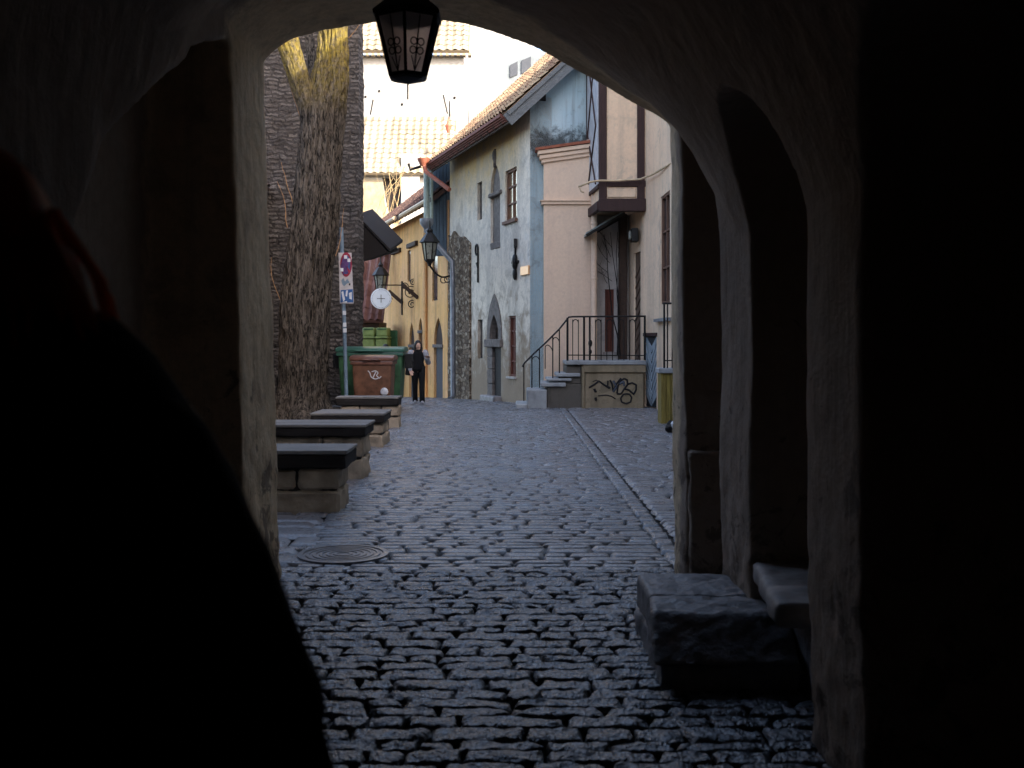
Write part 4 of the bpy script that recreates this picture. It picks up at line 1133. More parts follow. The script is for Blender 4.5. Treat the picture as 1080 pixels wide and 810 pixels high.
# the bay
yb=25.45; xl_=P(632,200,yb).x; xr_=P(690,200,yb).x; zb0=CH+(HV-222)/F*yb; zt_=9.2
xf=P(620,200,27.2).x
a=MB(); a.prism([(xl_+.03,yb+.03,zb0+.1),(xr_,yb+.03,zb0+.1),(xr_,27.3,zb0+.1),(xf+.03,27.3,zb0+.1)],(0,0,zt_-zb0)); bay=a.build('bay',MT['beige'],hh)
def zv(v): return CH+(HV-v)/F*yb
def xv(u): return P(u,200,yb).x
a=MB()
a.box((xv(632),yb-.01,zb0),(xv(640),yb+.16,zt_)); a.box((xv(672),yb-.012,zb0),(xv(680),yb+.14,zt_))
a.box((xv(640.2),yb-.015,zv(197)),(xv(681),yb+.12,zv(190.5))); a.box((xv(632)-.01,yb-.04,zb0-.02),(xv(681),yb+.2,zv(209.5)))
fp0=V((xl_,yb,0)); fp1=V((xf,27.3,0))
a.bar(fp0+V((0,0,zb0+.12)),fp1+V((0,0,zb0+.12)),.12,.22); a.bar(V((fp1.x,fp1.y-.05,zb0)),V((fp1.x,fp1.y-.05,zt_)),.08,.08)
a.bar(fp0+V((-.005,0,zv(196))),fp1+V((-.005,0,zv(196))),.07,.1)
a.build('timber_frame',MT['timber'],bay,bevel=.012)
a=MB(); a.box((xv(641),yb+.0,zv(208.5)),(xv(671),yb+.1,zv(198.5))); a.build('infill_panel',MT['beige'],bay,bevel=.02)
MT['sidepane']=simple('pale_side_panel',(0.50,0.51,0.53),.5,.2,5,.15)
fd=(fp1-fp0); fn=V((-fd.y,fd.x,0)).normalized(); fn=-fn if fn.x>0 else fn
a=MB(); a.prism([fp0+fd*.06+V((0,0,zv(194))),fp0+fd*.94+V((0,0,zv(194))),fp0+fd*.94+V((0,0,zt_-.1)),fp0+fd*.06+V((0,0,zt_-.1))],fn*.03); sp=a.build('side_panel',MT['sidepane'],bay)
a=MB(); z0,z1=zv(192),zt_-.2
zm=zv(130)
a.bar(fp0+fd*.15+fn*.045+V((0,0,z0)),fp0+fd*.85+fn*.045+V((0,0,zm)),.03,.05); a.bar(fp0+fd*.85+fn*.045+V((0,0,z0)),fp0+fd*.15+fn*.045+V((0,0,zm)),.03,.05)
a.bar(fp0+fd*.15+fn*.045+V((0,0,zm)),fp0+fd*.85+fn*.045+V((0,0,z1)),.03,.05); a.bar(fp0+fd*.85+fn*.045+V((0,0,zm)),fp0+fd*.15+fn*.045+V((0,0,z1)),.03,.05)
a.build('cross_brace',MT['timber'],sp)
tiled_roof('roof',MT['redtile'],hh,(3.1,20.6,11.35),(0,7.0,0),(6,0,3.2),.3,.4)
# glass canopy over the door
MT['canopy']=simple('dark_green_canopy',(0.22,0.27,0.26),.4,.3,5,.1,.004,.2)
ca=thing('door_canopy',tuple(P(660,224,26.3)),'thin slanted dark green canopy under the timber bay','canopy')
a=MB(); q0=P(659,224,26.2); q1=P(618.5,247.5,26.0)
a.prism([q0,q1,q1+V((0,1.0,0)),q0+V((0,1.0,0))],(0,0,.06)); a.build('sheet',MT['canopy'],ca)
a=MB(); a.bar(q0+V((0,0,-.02)),q1+V((0,0,-.02)),.05,.07); a.bar(q0+V((0,1,-.02)),q1+V((0,1,-.02)),.05,.07); a.build('canopy_rail',MT['iron'],ca)
# dry vine under the canopy
vi=thing('dry_vine',tuple(P(652,262,27.1)),'bare black vine creeping up the pale wall under the canopy','vine')
a=MB(); rn=random.Random(3)
for _ in range(7): shoot(a,P(rn.uniform(640,652),rn.uniform(250,300),27.1),(rn.uniform(-1,.1),-.12,rn.uniform(.2,1)),rn.uniform(.4,.8),.008,rn,1)
for _ in range(3): shoot(a,P(rn.uniform(651,657),375,27.0),(rn.uniform(-.1,.1),-.02,1),3.2,.02,rn,0)
a.build('stems',MT['iron'],vi)
# wall lamp
wl=thing('wall_lamp',tuple(P(667,249,25.9)),'small dark boxy wall lamp with pale lens beside the lattice door','lamp')
q=P(666.5,248,25.95)
a=MB(); a.box((q.x-.02,q.y-.14,q.z-.17),(q.x+.15,q.y+.22,q.z+.17)); a.build('housing',MT['iron'],wl,bevel=.03,seg=2)
a=MB(); a.box((q.x-.08,q.y-.1,q.z-.11),(q.x-.021,q.y+.16,q.z+.11)); a.build('lens',MT['lglass'],wl,bevel=.03)
# cable
cb=thing('cable',tuple(P(640,192,25.3)),'pale flexible cable sagging along the timber bay to the wall','cable')
a=MB(); a.tube([P(610,197,25.25),P(622,192,25.25),P(632,190.5,25.3),P(650,190.5,25.3),P(676,189,25.3),P(690,183,24.6),P(708,172,23.0)],.028,7); a.tube([P(611,197,25.25),P(613,202,25.25),P(616,203,25.25)],.02,6); a.build('sheath',MT['gutter'],cb,smooth=True)

# ------------------------------------------------------------------ stairs and landing
MT['concrete']=simple('pale_concrete',(0.30,0.31,0.31),.85,.3,4,.3,.01)
MT['landing']=plaster('mossy_landing_plaster',(0.33,0.26,0.18),(0.10,0.085,0.05),(0.26,0.21,0.12),.6,.8,.02)
MT['dampwall']=plaster('damp_dark_plaster',(0.13,0.115,0.095),(0.05,0.045,0.04),None,.6,.6,.02)
stg=thing('stone_stairs',(P(600,400,25.2).x,25.2,0),'stone stairs rising to a raised landing with black iron railing','stairs')
YF=25.2
def X(u,Y=YF): return (u-CX)/F*Y
def Z(v,Y=YF): return CH+(HV-v)/F*Y
a=MB(); a.box((X(617),YF,-.2),(X(679),27.2,Z(393))); a.build('landing_wall',MT['landing'],stg,bevel=.02)
a=MB(); a.box((X(616),YF-.05,Z(393)+.002),(X(681),27.24,Z(384.8))); a.build('landing_edge',MT['landing'],stg,bevel=.015)
a=MB(); a.box((X(597),YF-.08,Z(384.8)+.002),(X(681.5),27.25,Z(380.5))); a.build('landing_slab',MT['concrete'],stg,bevel=.015)
a=MB(); a.box((X(613.5),YF-.03,-.2),(X(617)-.003,YF+.5,Z(385))); a.build('pier',MT['landing'],stg,bevel=.02)
a=MB(); a.box((X(577),YF+.02,-.2),(X(613.5)-.003,26.6,Z(405))); a.box((X(597),YF+.03,Z(405)),(X(613.5)-.004,26.6,Z(386))); a.box((X(590),YF+.035,Z(405)),(X(597)-.003,26.6,Z(397.5)));a.build('flight_wall',MT['dampwall'],stg,bevel=.02)
for (u0,u1,v,t_) in ((587,612,393.5,4),(570.5,597,403.5,4.5),(577,603,399,3)):
    a=MB(); a.box((X(u0),YF-.06,Z(v+t_)),(X(u1),26.6,Z(v))); a.build('tread',MT['concrete'],stg,bevel=.02)
a=MB(); a.box((X(556,YF-.1),YF-.1,-.1),(X(577,YF-.1)-.004,26.4,Z(411,YF-.1))); a.build('bottom_block',MT['concrete'],stg,bevel=.02)
a=MB(); a.box((X(544),YF-.2,-.1),(X(556.5),26.4,Z(425.5))); a.build('bottom_step',MT['concrete'],stg,bevel=.025)
# graffiti on the landing wall
MT['paint']=simple('black_spray_paint',(0.012,0.012,0.014),.7,.2,9,.05)
MT['paintblue']=simple('faded_blue_spray_paint',(0.07,0.08,0.10),.7,.3,9,.05)
def gpx(x,y): return (600+x/12.0, 380+y/12.0)
a=MB()
def gline(pts,w=.022,mb=None):
    q=[]
    for x,y in pts:
        u,v=gpx(x,y); q.append(V((X(u,YF-.004),YF-.004,Z(v,YF-.004))))
    q=respl([tuple(p) for p in q],max(12,len(q)*4)); (mb or a).tube(q,w,5)
gline([(255,345),(330,300),(380,262),(430,300),(515,355)]); gline([(495,260),(490,330),(525,350)]); gline([(520,250),(545,300),(560,390),(600,300),(660,225)])
gline([(610,420),(615,340),(650,260),(700,230),(740,250),(740,310),(700,360),(660,425),(610,425)]); gline([(745,300),(800,285),(850,310),(850,370),(820,430),(760,375),(700,360)])
gline([(735,425),(690,430),(655,480),(670,530),(725,550),(780,530),(795,470),(770,430),(735,425)]); gline([(370,450),(470,440),(540,455),(590,490)],.014); gline([(320,360),(335,395),(350,385)],.03); gline([(335,470),(345,510)],.03); gline([(300,270),(350,250),(370,270)],.012)
a.build('graffiti',MT['paint'],stg)
a=MB(); gline([(560,260),(600,330),(560,400)],.03,a); gline([(640,300),(690,270),(700,320)],.03,a); a.build('graffiti_shade',MT['paintblue'],stg)
# railing
a=MB(); yr=YF+.05; rr_=.017
rail=[(551,387),(553,383),(563,373),(575,362),(590,347),(598,337),(600,334.5),(604,334)]
a.tube([(X(u,yr),yr,Z(v,yr)) for u,v in rail]+[(X(681,yr),yr,Z(333.5,yr))],.022,7)
a.tube([(X(599,yr),yr,Z(374.5,yr)),(X(681,yr),yr,Z(375,yr))],.015,6)
def post(u,v0,v1,r=rr_): a.tube([(X(u,yr),yr,Z(v1,yr)),(X(u,yr),yr,Z(v0,yr))],r,6)
for (u,v0,v1) in ((552.5,384,423),(561,375,409),(569,367,409),(583,355,402),(590,348,401)): post(u,v0,v1)
post(598.5,335,381,.03); post(616,334,380,.03); post(622,334,380,.026); post(680,333,380,.03)
for u in (604,610,628,634,640,646,652,658,664,670,675): post(u,337,380,.012)
for (u0,u1,vt) in ((604,610,341),(628,634,341),(640,646,341),(652,658,341),(664,670,341)):
    um=(u0+u1)/2; a.tube([(X(lerp(u0,u1,.5-.5*math.cos(t)),yr),yr,Z(vt-4*math.sin(t),yr)) for t in [i*math.pi/10 for i in range(11)]],.012,5)
for (u0,u1,va,vb) in ((561,569,381,381),(575,583,367,372),(583,590,360,362)):
    a.tube([(X(lerp(u0,u1,.5-.5*math.cos(t)),yr),yr,Z(lerp(va,vb,.5-.5*math.cos(t))-5*math.sin(t),yr)) for t in [i*math.pi/10 for i in range(11)]],.012,5)
    a.tube([(X(u0,yr),yr,Z(va,yr)),(X(u0,yr),yr,Z(va+22,yr))],.012,5)
a.build('railing',MT['iron'],stg)
a=MB(); a.ball((X(622.5,yr),yr-.03,Z(362,yr)),(.05,.03,.09),8,6); a.ball((X(622.5,yr),yr-.03,Z(371,yr)),(.04,.03,.06),8,6); a.build('lock',MT['iron'],stg)
# nearer porch with mossy boards just beyond the passage corner
MT['mossboard']=wood('mossy_yellow_boards',(0.33,0.25,0.06),(0.15,0.11,0.03),'z',.85,1.2)
po=thing('mossy_porch',(P(702,450,20.2).x,20.2,0),'mossy yellow boarded porch side with iron railing beside the passage corner','porch')
yq=20.3; zt2=CH+(HV-391)/F*yq
a=MB(); n=6; x0=P(697.5,400,yq).x; x1=3.5
for i in range(n): a.box((lerp(x0,x1,i/n),yq+(i%2)*.02,-.1),(lerp(x0,x1,(i+1)/n)-.012,yq+.1,zt2-.05))
a.box((x0,yq+.11,-.1),(x0+.08,20.8,zt2-.05)); a.build('boarding',MT['mossboard'],po)
a=MB(); a.box((x0-.05,yq-.05,zt2-.049),(x1,20.85,zt2+.05)); a.build('porch_slab',MT['concrete'],po,bevel=.015)
a=MB(); zr2=CH+(HV-320)/F*yq
for u in (700.5,704,709): xx=P(u,350,yq).x; a.tube([(xx,yq,zt2+.02),(xx,yq,zr2)],.022 if u<701 else .014,6)
a.tube([(P(699,320,yq).x,yq,zr2),(3.5,yq,zr2)],.022,6); a.tube([(P(700,380,yq).x,yq,zt2+.2),(3.5,yq,zt2+.2)],.014,6); a.build('porch_railing',MT['iron'],po)
# crumpled bag by the corner
bg_=thing('litter_bag',tuple(G(707,456)),'crumpled dark and pale blue bag lying at the passage corner','bag')
g0=G(708,456); a=MB(); a.ball(g0+V((0,0,.1)),(.1,.09,.12),14,10); a.build('black_bag',MT['iron'],bg_,rough=(.03,.04,9))
a=MB(); a.ball(g0+V((.05,-.07,.12)),(.06,.05,.09),12,8); a.build('pale_wrapper',MT['white'],bg_,rough=(.03,.03,12))

# ------------------------------------------------------------------ bins
MT['green']=simple('green_bin_plastic',(0.04,0.105,0.05),.5,.5,5,.1,.005)
MT['greenlid']=simple('teal_green_lid',(0.045,0.14,0.10),.35,.25,3,.05,.004,0,.5)
MT['brown']=simple('brown_bin_plastic',(0.15,0.07,0.04),.5,.45,5,.1,.005)
MT['brownlid']=simple('worn_brown_lid',(0.17,0.075,0.05),.35,.3,4,.1,.004,0,.5)
MT['rubber']=simple('black_rubber',(0.02,0.02,0.02),.8,.2,9,.1)
def bin_(name,label,x0,x1,yf,depth,zb,zt,mat,lidmat,lidh,taper=.07,crown=0.0,over=.05):
    t=thing(name,((x0+x1)/2,yf+depth/2,0),label,'bin')
    a=MB(); tp_=taper
    lo=[(x0+tp_,yf+tp_,zb),(x1-tp_,yf+tp_,zb),(x1-tp_,yf+depth-tp_,zb),(x0+tp_,yf+depth-tp_,zb)]; hi=[(x0,yf,zt-lidh),(x1,yf,zt-lidh),(x1,yf+depth,zt-lidh),(x0,yf+depth,zt-lidh)]
    a.hexa(lo+hi); a.build('body',mat,t,bevel=.05,seg=3,smooth='auto')
    a=MB(); a.box((x0-.03,yf-.03,zt-lidh-.09),(x1+.03,yf+depth+.02,zt-lidh-.005)); a.build('rim',lidmat,t,bevel=.02,seg=2)
    a=MB(); n=10; ring=[]
    for i in range(n+1):
        f=i/n; y=lerp(yf-over,yf+depth+.03,f); ring.append((y,zt-lidh+.0+(lidh)*math.sin(math.pi*(.18+.64*f))**.7))
    pts=[(x0-over,y,z) for y,z in ring]; a.prism([(x0-over,yf-over,zt-lidh)]+pts+[(x0-over,yf+depth+.03,zt-lidh)],(x1-x0+2*over,0,0)); ld=a.build('lid',lidmat,t,bevel=.02,seg=2,smooth='auto')
    a=MB(); a.tube([(lerp(x0,x1,.3),yf-over-.05,zt-lidh+.03),(lerp(x0,x1,.7),yf-over-.05,zt-lidh+.03)],.018,7); 
    for f in (.3,.5,.7): a.bar((lerp(x0,x1,f),yf-over+.01,zt-lidh+.03),(lerp(x0,x1,f),yf-over-.06,zt-lidh+.03),.03,.03)
    a.build('lid_handle',lidmat,ld)
    for (x,y) in ((x0+.15,yf+.18),(x1-.15,yf+.18),(x0+.15,yf+depth-.18),(x1-.15,yf+depth-.18)):
        a=MB(); a.lathe((0,0,0),[(.06,-.03),(.1,-.025),(.1,.025),(.06,.03)],16); mt_=Matrix.Translation((x,y,.1))@Matrix.Rotation(math.radians(90),4,'Y'); a.v=[mt_@p for p in a.v]
        a.tube([(x,y,.1),(x,y,zb+.08)],.025,6); a.build('wheel',MT['rubber'],t)
    return t
yg=24.6
gb=bin_('green_dumpster','large green wheeled waste container behind the brown bin',(356-CX)/F*yg,(424-CX)/F*yg,yg,1.05,.2,CH+(HV-365.5)/F*yg,MT['green'],MT['greenlid'],.13)
for sx,u in ((-1,352.5),(1,429)):
    a=MB(); x=(u-CX)/F*yg; a.box((x-.09,yg+.35,.95),(x+.09,yg+.7,1.3)); a.tube([(x-.1*sx,yg+.5,1.12),(x+.12*sx,yg+.5,1.12)],.05,8); a.build('trunnion',MT['rubber'],gb,bevel=.03)
yb2=23.3
bb=bin_('brown_bin','brown waste bin with scratched lid and white scrawl before the green container',(371-CX)/F*yb2,(413-CX)/F*yb2,yb2,.85,.12,CH+(HV-374.5)/F*yb2,MT['brown'],MT['brownlid'],.13,.05)
MT['scrawl']=simple('white_scrawl',(0.6,0.6,0.62),.7,.2,9,.05)
a=MB()
def bxp(u,v): return V(((u-CX)/F*(yb2+.012),yb2+.012,CH+(HV-v)/F*(yb2+.012)))
for pl in ([(388,391),(390,393),(391,397),(393,399),(395,395),(397,391)],[(392,392),(396,391),(399,393),(397,396),(400,399),(402,397)],[(393,399),(396,400),(399,399)]):
    a.tube(respl([tuple(bxp(*p)) for p in pl],14),.012,5)
a.build('scrawl',MT['scrawl'],bb)
a=MB(); q=bxp(405.5,413); a.ball(q+V((0,-.03,0)),(.09,.04,.09),10,6); a.build('sticker',MT['scrawl'],bb)

# ------------------------------------------------------------------ sign pole
MT['polepaint']=simple('blue_grey_pole_paint',(0.20,0.28,0.36),.5,.25,8,.1,.004,.3)
yp=22.8
sg=thing('sign_pole',(P(366,440,yp).x,yp,0),'slim leaning pole with a no-parking panel covered in stickers and paint','sign')
a=MB(); a.tube([V((P(366,432,yp).x,yp,-.05)),P(360,240,yp)],.042,10); a.build('pole',MT['polepaint'],sg,smooth='auto')
MT['signwhite']=simple('dirty_white_sign',(0.55,0.52,0.52),.5,.2,9,.1)
MT['signred']=simple('faded_red_sign',(0.30,0.03,0.06),.5,.3,9,.1); MT['signblue']=simple('sign_blue',(0.04,0.12,0.32),.5,.3,9,.1)
MT['signpurple']=simple('purple_paint_splash',(0.10,0.05,0.16),.6,.5,12,.1)
def sp_(u,v,o=0): 
    q=P(u,v,yp-.06-o); return q
a=MB(); a.prism([sp_(357,266.5),sp_(370.5,266.5),sp_(373,320),sp_(358.5,320)],(0,.02,0)); pn=a.build('panel',MT['signwhite'],sg)
def flat(name,pts,mat,o): a=MB(); a.prism([sp_(u,v,o) for u,v in pts],(0,.003,0)); return a.build(name,mat,pn)
cx,cy=365,279
flat('prohibition_ring',[(cx+6.2*math.cos(t),cy+13*math.sin(t)) for t in [i*math.pi/16 for i in range(32)]],MT['signred'],.004)
flat('prohibition_field',[(cx+4.4*math.cos(t),cy+10*math.sin(t)) for t in [i*math.pi/16 for i in range(32)]],MT['signblue'],.008)
flat('paint_splash',[(361,274),(363,270),(366,273),(368,278),(366,284),(367,289),(364,287),(362,291),(361,284),(359,281)],MT['signpurple'],.012)
flat('cross_bar',[(360.5,270),(362,269),(369.5,288),(368,289)],MT['signred'],.010)
for (u,v) in ((364.5,271),(368,274.5),(360.5,284.5)): flat('sticker',[(u-1.6,v-1.8),(u+1.6,v-1.8),(u+1.7,v+1.8),(u-1.5,v+1.8)],MT['white'],.016)
flat('arrow_plate',[(359.2,306),(372,305),(372.6,319),(359,319)],MT['signblue'],.004)
for pl in ([(360,308),(362,307),(364,316),(362,318)],[(365,306.5),(367,306),(366,313),(364.4,312)],[(368,309),(371,308),(371,316),(368.5,315)],[(361,318.5),(366,317.5),(366,319),(361,319)]): flat('paint_mark',pl,MT['white'],.008)
flat('scrawl_mark',[(360,296),(362,293),(364,297),(366,294),(369,298),(366,299),(363,302),(361,300)],MT['polepaint'],.006)
flat('black_dot',[(368,299),(369.6,298.5),(369.6,301),(368,301)],MT['iron'],.010)
for v in (330,342.5,348.5):
    a=MB(); q=P(lerp(360,366,(v-240)/192)+.3,v,yp-.05); a.box((q.x-.035,q.y,q.z-.045),(q.x+.035,q.y+.02,q.z+.045)); a.build('pole_sticker',MT['white'],sg)

# ------------------------------------------------------------------ things at the far end of the street
cn=thing('lean_to_canopy',tuple(P(378,250,27.8)),'dark sloping roof overhang sticking out past the stone wall','canopy')
MT['black']=simple('shaded_boards',(0.012,0.010,0.010),.9,.3,5,.2)  # near-black colour paints in the shade under the overhang
a=MB(); p0=P(376,226,28.0); p1=P(411.5,262.5,28.0); d=V((0,3.2,0.55))
a.prism([p0,p1,p1+V((0,0,-.07)),p0+V((0,0,-.07))],d); a.build('roof_slab',MT['black'],cn)
a=MB(); q=P(376,277,28.0); a.prism([p0+V((0,.03,-.08)),p1+V((-.06,.03,-.09)),V((q.x,28.03,q.z))],(0,2.9,.3)); a.build('boarded_soffit',MT['black'],cn)
a=MB(); a.bar(V((q.x-.1,28.5,-.2)),V((q.x-.1,28.5,q.z+.2)),.2,.2); a.build('post',MT['black'],cn)
rt_=thing('red_tiled_shed',tuple(P(385,340,40)),'low shed with steep red pantile roof behind the green containers','shed')
yr_=41.0; e=P(360,338,yr_); e1=P(404,338,yr_); tq=P(360,266,yr_+2.6)
tiled_roof('roof',tilemat('red_pantiles',(0.15,0.07,0.055),(0.22,0.11,0.09),(0.30,0.18,0.15),.45),rt_,e,(e1.x-e.x,0,0),(0,tq.y-e.y,tq.z-e.z),.26,.3,.07,.03,.1)
a=MB(); a.box((e.x,yr_+.3,-2),(e1.x-.2,yr_+2.8,e.z-.05)); a.build('shed_wall',MT['rafter'],rt_)
gh=thing('pale_green_house',tuple(P(412,330,49)),'pale green boarded house end with white window strips closing the street','house')
MT['palegreen']=plaster('pale_green_boards',(0.45,0.45,0.27),(0.25,0.25,0.16),(0.38,0.40,0.30),.5,.4); MT['tan']=plaster('tan_plaster',(0.48,0.38,0.22),(0.25,0.2,0.12))
yz=48.5
a=MB(); p=P(396,246,yz); q=P(430,330,yz); a.box((p.x,yz,q.z),(q.x,yz+4,p.z)); a.build('boarded_wall',MT['palegreen'],gh)
a=MB(); q2=P(432,370,yz); a.box((p.x-1,yz+.15,-2),(q2.x,yz+4,q.z-.02)); a.build('plinth_wall',MT['tan'],gh)
a=MB(); a.box((P(403,328,yz).x,yz-.1,P(0,338,yz).z),(P(424,328,yz).x,yz-.004,P(0,330,yz).z)); a.build('ledge',MT['tan'],gh)
for u in (404,409.5,415.5):
    a=MB(); a.box((P(u-1.6,0,yz).x,yz-.09,P(0,322,yz).z),(P(u+1.6,0,yz).x,yz-.003,P(0,258,yz).z)); fr=a.build('window_strip',MT['white'],gh)
    a=MB(); a.box((P(u-1.0,0,yz).x,yz-.1,P(0,320,yz).z),(P(u-.2,0,yz).x,yz-.091,P(0,260,yz).z)); a.build('pane',MT['glass'],fr)
a=MB(); a.bar(P(395,271,yz-.5),P(417,288,yz-.5),.3,.3); a.tube([P(399,322,yz-.6),P(399,337,yz-.6)],.28,10); a.build('downpipe',MT['zinc'],gh)
gc=None
MT['limegreen']=simple('yellow_green_paint',(0.20,0.27,0.09),.55,.25,5,.15)
for (u0,u1,lab) in ((381.5,395,'yellow-green container, left of the pair behind the green dumpster'),(396,409,'yellow-green container, right of the pair, beside the mesh gate')):
    yy=38.0; t=thing('recycling_container',tuple(P((u0+u1)/2,400,yy)),lab,'container','yellow-green containers behind the dumpster')
    x0,x1=P(u0,0,yy).x,P(u1,0,yy).x; zt=P(0,345.5,yy).z; zm=P(0,357,yy).z; g_=gz(yy)
    a=MB(); a.box((x0,yy,g_+.05),(x1,yy+1.2,zm)); a.build('body',MT['limegreen'],t,bevel=.04)
    a=MB(); a.box((x0-.02,yy-.05,zm+.003),(x1+.02,yy+1.25,zm+.07)); a.build('rim',MT['limegreen'],t,bevel=.02)
    a=MB(); a.box((x0+.02,yy+.03,zm+.072),(x1-.02,yy+1.2,zt)); ld=a.build('hood',MT['limegreen'],t,bevel=.06,seg=2)
    a=MB(); a.box((x0+.06,yy+.012,zt-.08),(x1-.06,yy+.029,zt-.03)); a.build('slot',MT['green'],ld)
mg=thing('mesh_gate',tuple(P(414,365,39)),'dark green wire mesh gate beside the yellow wall','gate')
a=MB(); yy=39.0; x0,x1=P(409.8,0,yy).x,P(418.5,0,yy).x; z0,z1=gz(yy),P(0,349,yy).z
a.bar((x0,yy,z0),(x0,yy,z1),.06,.06); a.bar((x1,yy,z0),(x1,yy,z1),.06,.06); a.bar((x0,yy,z1),(x1,yy,z1),.05,.05); a.bar((x0,yy,z0+.1),(x1,yy,z0+.1),.05,.05); fr=a.build('frame',MT['green'],mg)
a=MB(); k=12
for i in range(-k,k):
    xa=lerp(x0,x1,i/k); xb=xa+(z1-z0)*.5
    def clip(xa,za,xb,zb):
        P0,P1=V((xa,yy,za)),V((xb,yy,zb)); d=P1-P0
        t0,t1=0,1
        for s,lim,sg_ in ((d.x,x0-P0.x,1),(d.x,x1-P0.x,-1)):
            if abs(s)<1e-6: continue
            t=lim/s
            if s*sg_>0: t0=max(t0,t)
            else: t1=min(t1,t)
        return (P0+d*t0,P0+d*t1) if t1>t0+.02 else None
    for seg_ in (clip(xa,z0+.1,xb,z1),clip(xa,z1,xb,z0+.1)):
        if seg_: a.tube(list(seg_),.012,4)
a.build('mesh',MT['green'],mg)
# town wall and tower
MT['limewhite']=plaster('white_limewash',(0.30,0.297,0.29),(0.22,0.21,0.195),(0.33,0.327,0.32),.25,.3,.02)
MT['paletile']=tilemat('pale_sunlit_tiles',(0.24,0.195,0.135),(0.30,0.25,0.18),(0.36,0.31,0.235),.2)
MT['slotstone']=simple('shaded_slot_stone',(0.035,0.03,0.028),.9,.4,3,.5)  # darkened so the shade inside the slot is in the colour
tw=thing('town_wall',tuple(P(420,300,62)),'sunlit white town wall with a tiled roof along its top and a shaded stone slot','wall')
yw=62.0
WW=Plane((P(300,0,yw).x,yw),(1,0),(0,-1)); wl_=P(520,0,yw).x-WW.p.x
cuts=[]; so0=(WW.pix(404,0)[0],WW.pix(422.5,0)[0],zat(WW,0,236),zat(WW,0,187))
c=MB(); s_=[WW.pix(u,v) for u,v in ((403,187),(421,187),(423,205),(421,236),(412,236),(406,210))]; WW.poly(c,s_,-.6,.3); cuts=[c]
a=MB(); WW.box(a,0,wl_,-3,zat(WW,0,180),-1,0); wall_with_holes('wall',a,cuts,MT['limewhite'],tw)
a=MB(); WW.poly(a,s_,-.9,-.45); a.build('stone_slot',MT['slotstone'],tw)
a=MB(); WW.box(a,WW.pix(424,0)[0],WW.pix(443,0)[0],-3,zat(WW,0,163),.01,.35); a.build('wall_pier',MT['limewhite'],tw)
e=WW.pt(-.3,zat(WW,0,184),.6); hw=WW.pix(474,0)[0]+.6
tiled_roof('roof',MT['paletile'],tw,e,(hw,0,0),(0,3.2,zat(WW,0,122)-zat(WW,0,184)+.5),.42,.42,.06,.05,.15)
MT['warmyellow']=plaster('sunlit_yellow_stone',(0.25,0.21,0.12),(0.17,0.14,0.085),(0.29,0.27,0.23),.4,.6)
a=MB(); WW.poly(a,[WW.pix(u,v) for u,v in ((376,188),(404,190),(406,214),(411,240),(376,245))],-.02,.05); a.build('bare_stone_patch',MT['warmyellow'],tw)
tow=thing('white_tower',tuple(P(430,60,68)),'tall white tower wall with a tiled hipped roof high above the street','tower')
yt_=68.0
def Zt(v): return P(0,v,yt_).z
def Xt(u): return P(u,0,yt_).x
a=MB(); a.box((Xt(340),yt_,-3),(Xt(489),yt_+8,Zt(58))); a.build('tower_wall',MT['limewhite'],tow)
tiled_roof('roof',MT['paletile'],tow,(Xt(330),yt_-.7,Zt(56)),(Xt(495.5)-Xt(330),0,0),(0,4.5,6.0),.5,.5,.07,.06,.2)
a=MB(); 
for i in range(26): x=lerp(Xt(345),Xt(494),i/25); a.box((x,yt_-.6,Zt(61)),(x+.2,yt_-.02,Zt(58.6)))
a.build('eave_blocks',MT['paletile'],tow)
a=MB()
for (u0,v0,u1,v1) in ((467.5,100,472,120),(393.5,105,390.5,121),(474,108,474.5,124)): a.tube([P(u0,v0,yt_-3.0),P(u1,v1,yt_-3.0)],.05,5)
a.build('iron_stay',MT['iron'],tow)
a=MB()
for (u,v) in ((385.5,102),(479.5,103),(400,96),(424,110)): a.ball(P(u,v,yt_-.02),.09,6,4)
a.build('putlog_hole',MT['iron'],tow)
wh=thing('sky_white_gable',tuple(P(520,100,80)),'added white gable shape filling the bright sky right of the tower roof','house')  # white wall added to stand in for the blown-out sky
yh_=80.0
a=MB(); a.prism([P(470,300,yh_),P(600,300,yh_),P(600,80,yh_),P(545,34,yh_),P(500,20,yh_),P(470,45,yh_)],(0,6,0)); a.build('gable_wall',MT['limewhite'],wh)
gr=thing('grey_dormer_house',tuple(P(550,75,72)),'grey slate dormer block just above the blue house roof','house')
MT['slate']=simple('pale_slate',(0.13,0.155,0.175),.6,.2,2,.1)
yk=72.0
a=MB(); a.prism([P(534,150,yk),P(600,150,yk),P(600,52,yk),P(566,54,yk),P(534,68,yk)],(0,4,0)); a.build('dormer_wall',MT['slate'],gr)
for (u0,v0,u1,v1) in ((538,69,546,82),(550,64,560,78)):
    a=MB(); a.prism([P(u0,v0,yk),P(u1,v0-4,yk),P(u1,v1-3,yk),P(u0,v1,yk)],(0,-.1,0)); a.build('window',MT['glass'],gr)
an=thing('weather_vane_post',tuple(P(470,130,60)),'little rusty finial with thin mast at the end of the wall roof','finial')
a=MB(); a.lathe(P(473,131,61),[(.08,-.5),(.2,-.1),(.07,.15),(.03,.4)],8); a.build('rusty_cap',MT['redpipe'],an)
a=MB(); a.tube([P(473.5,126,61),P(474,106,61)],.03,5); a.build('mast',MT['iron'],an)
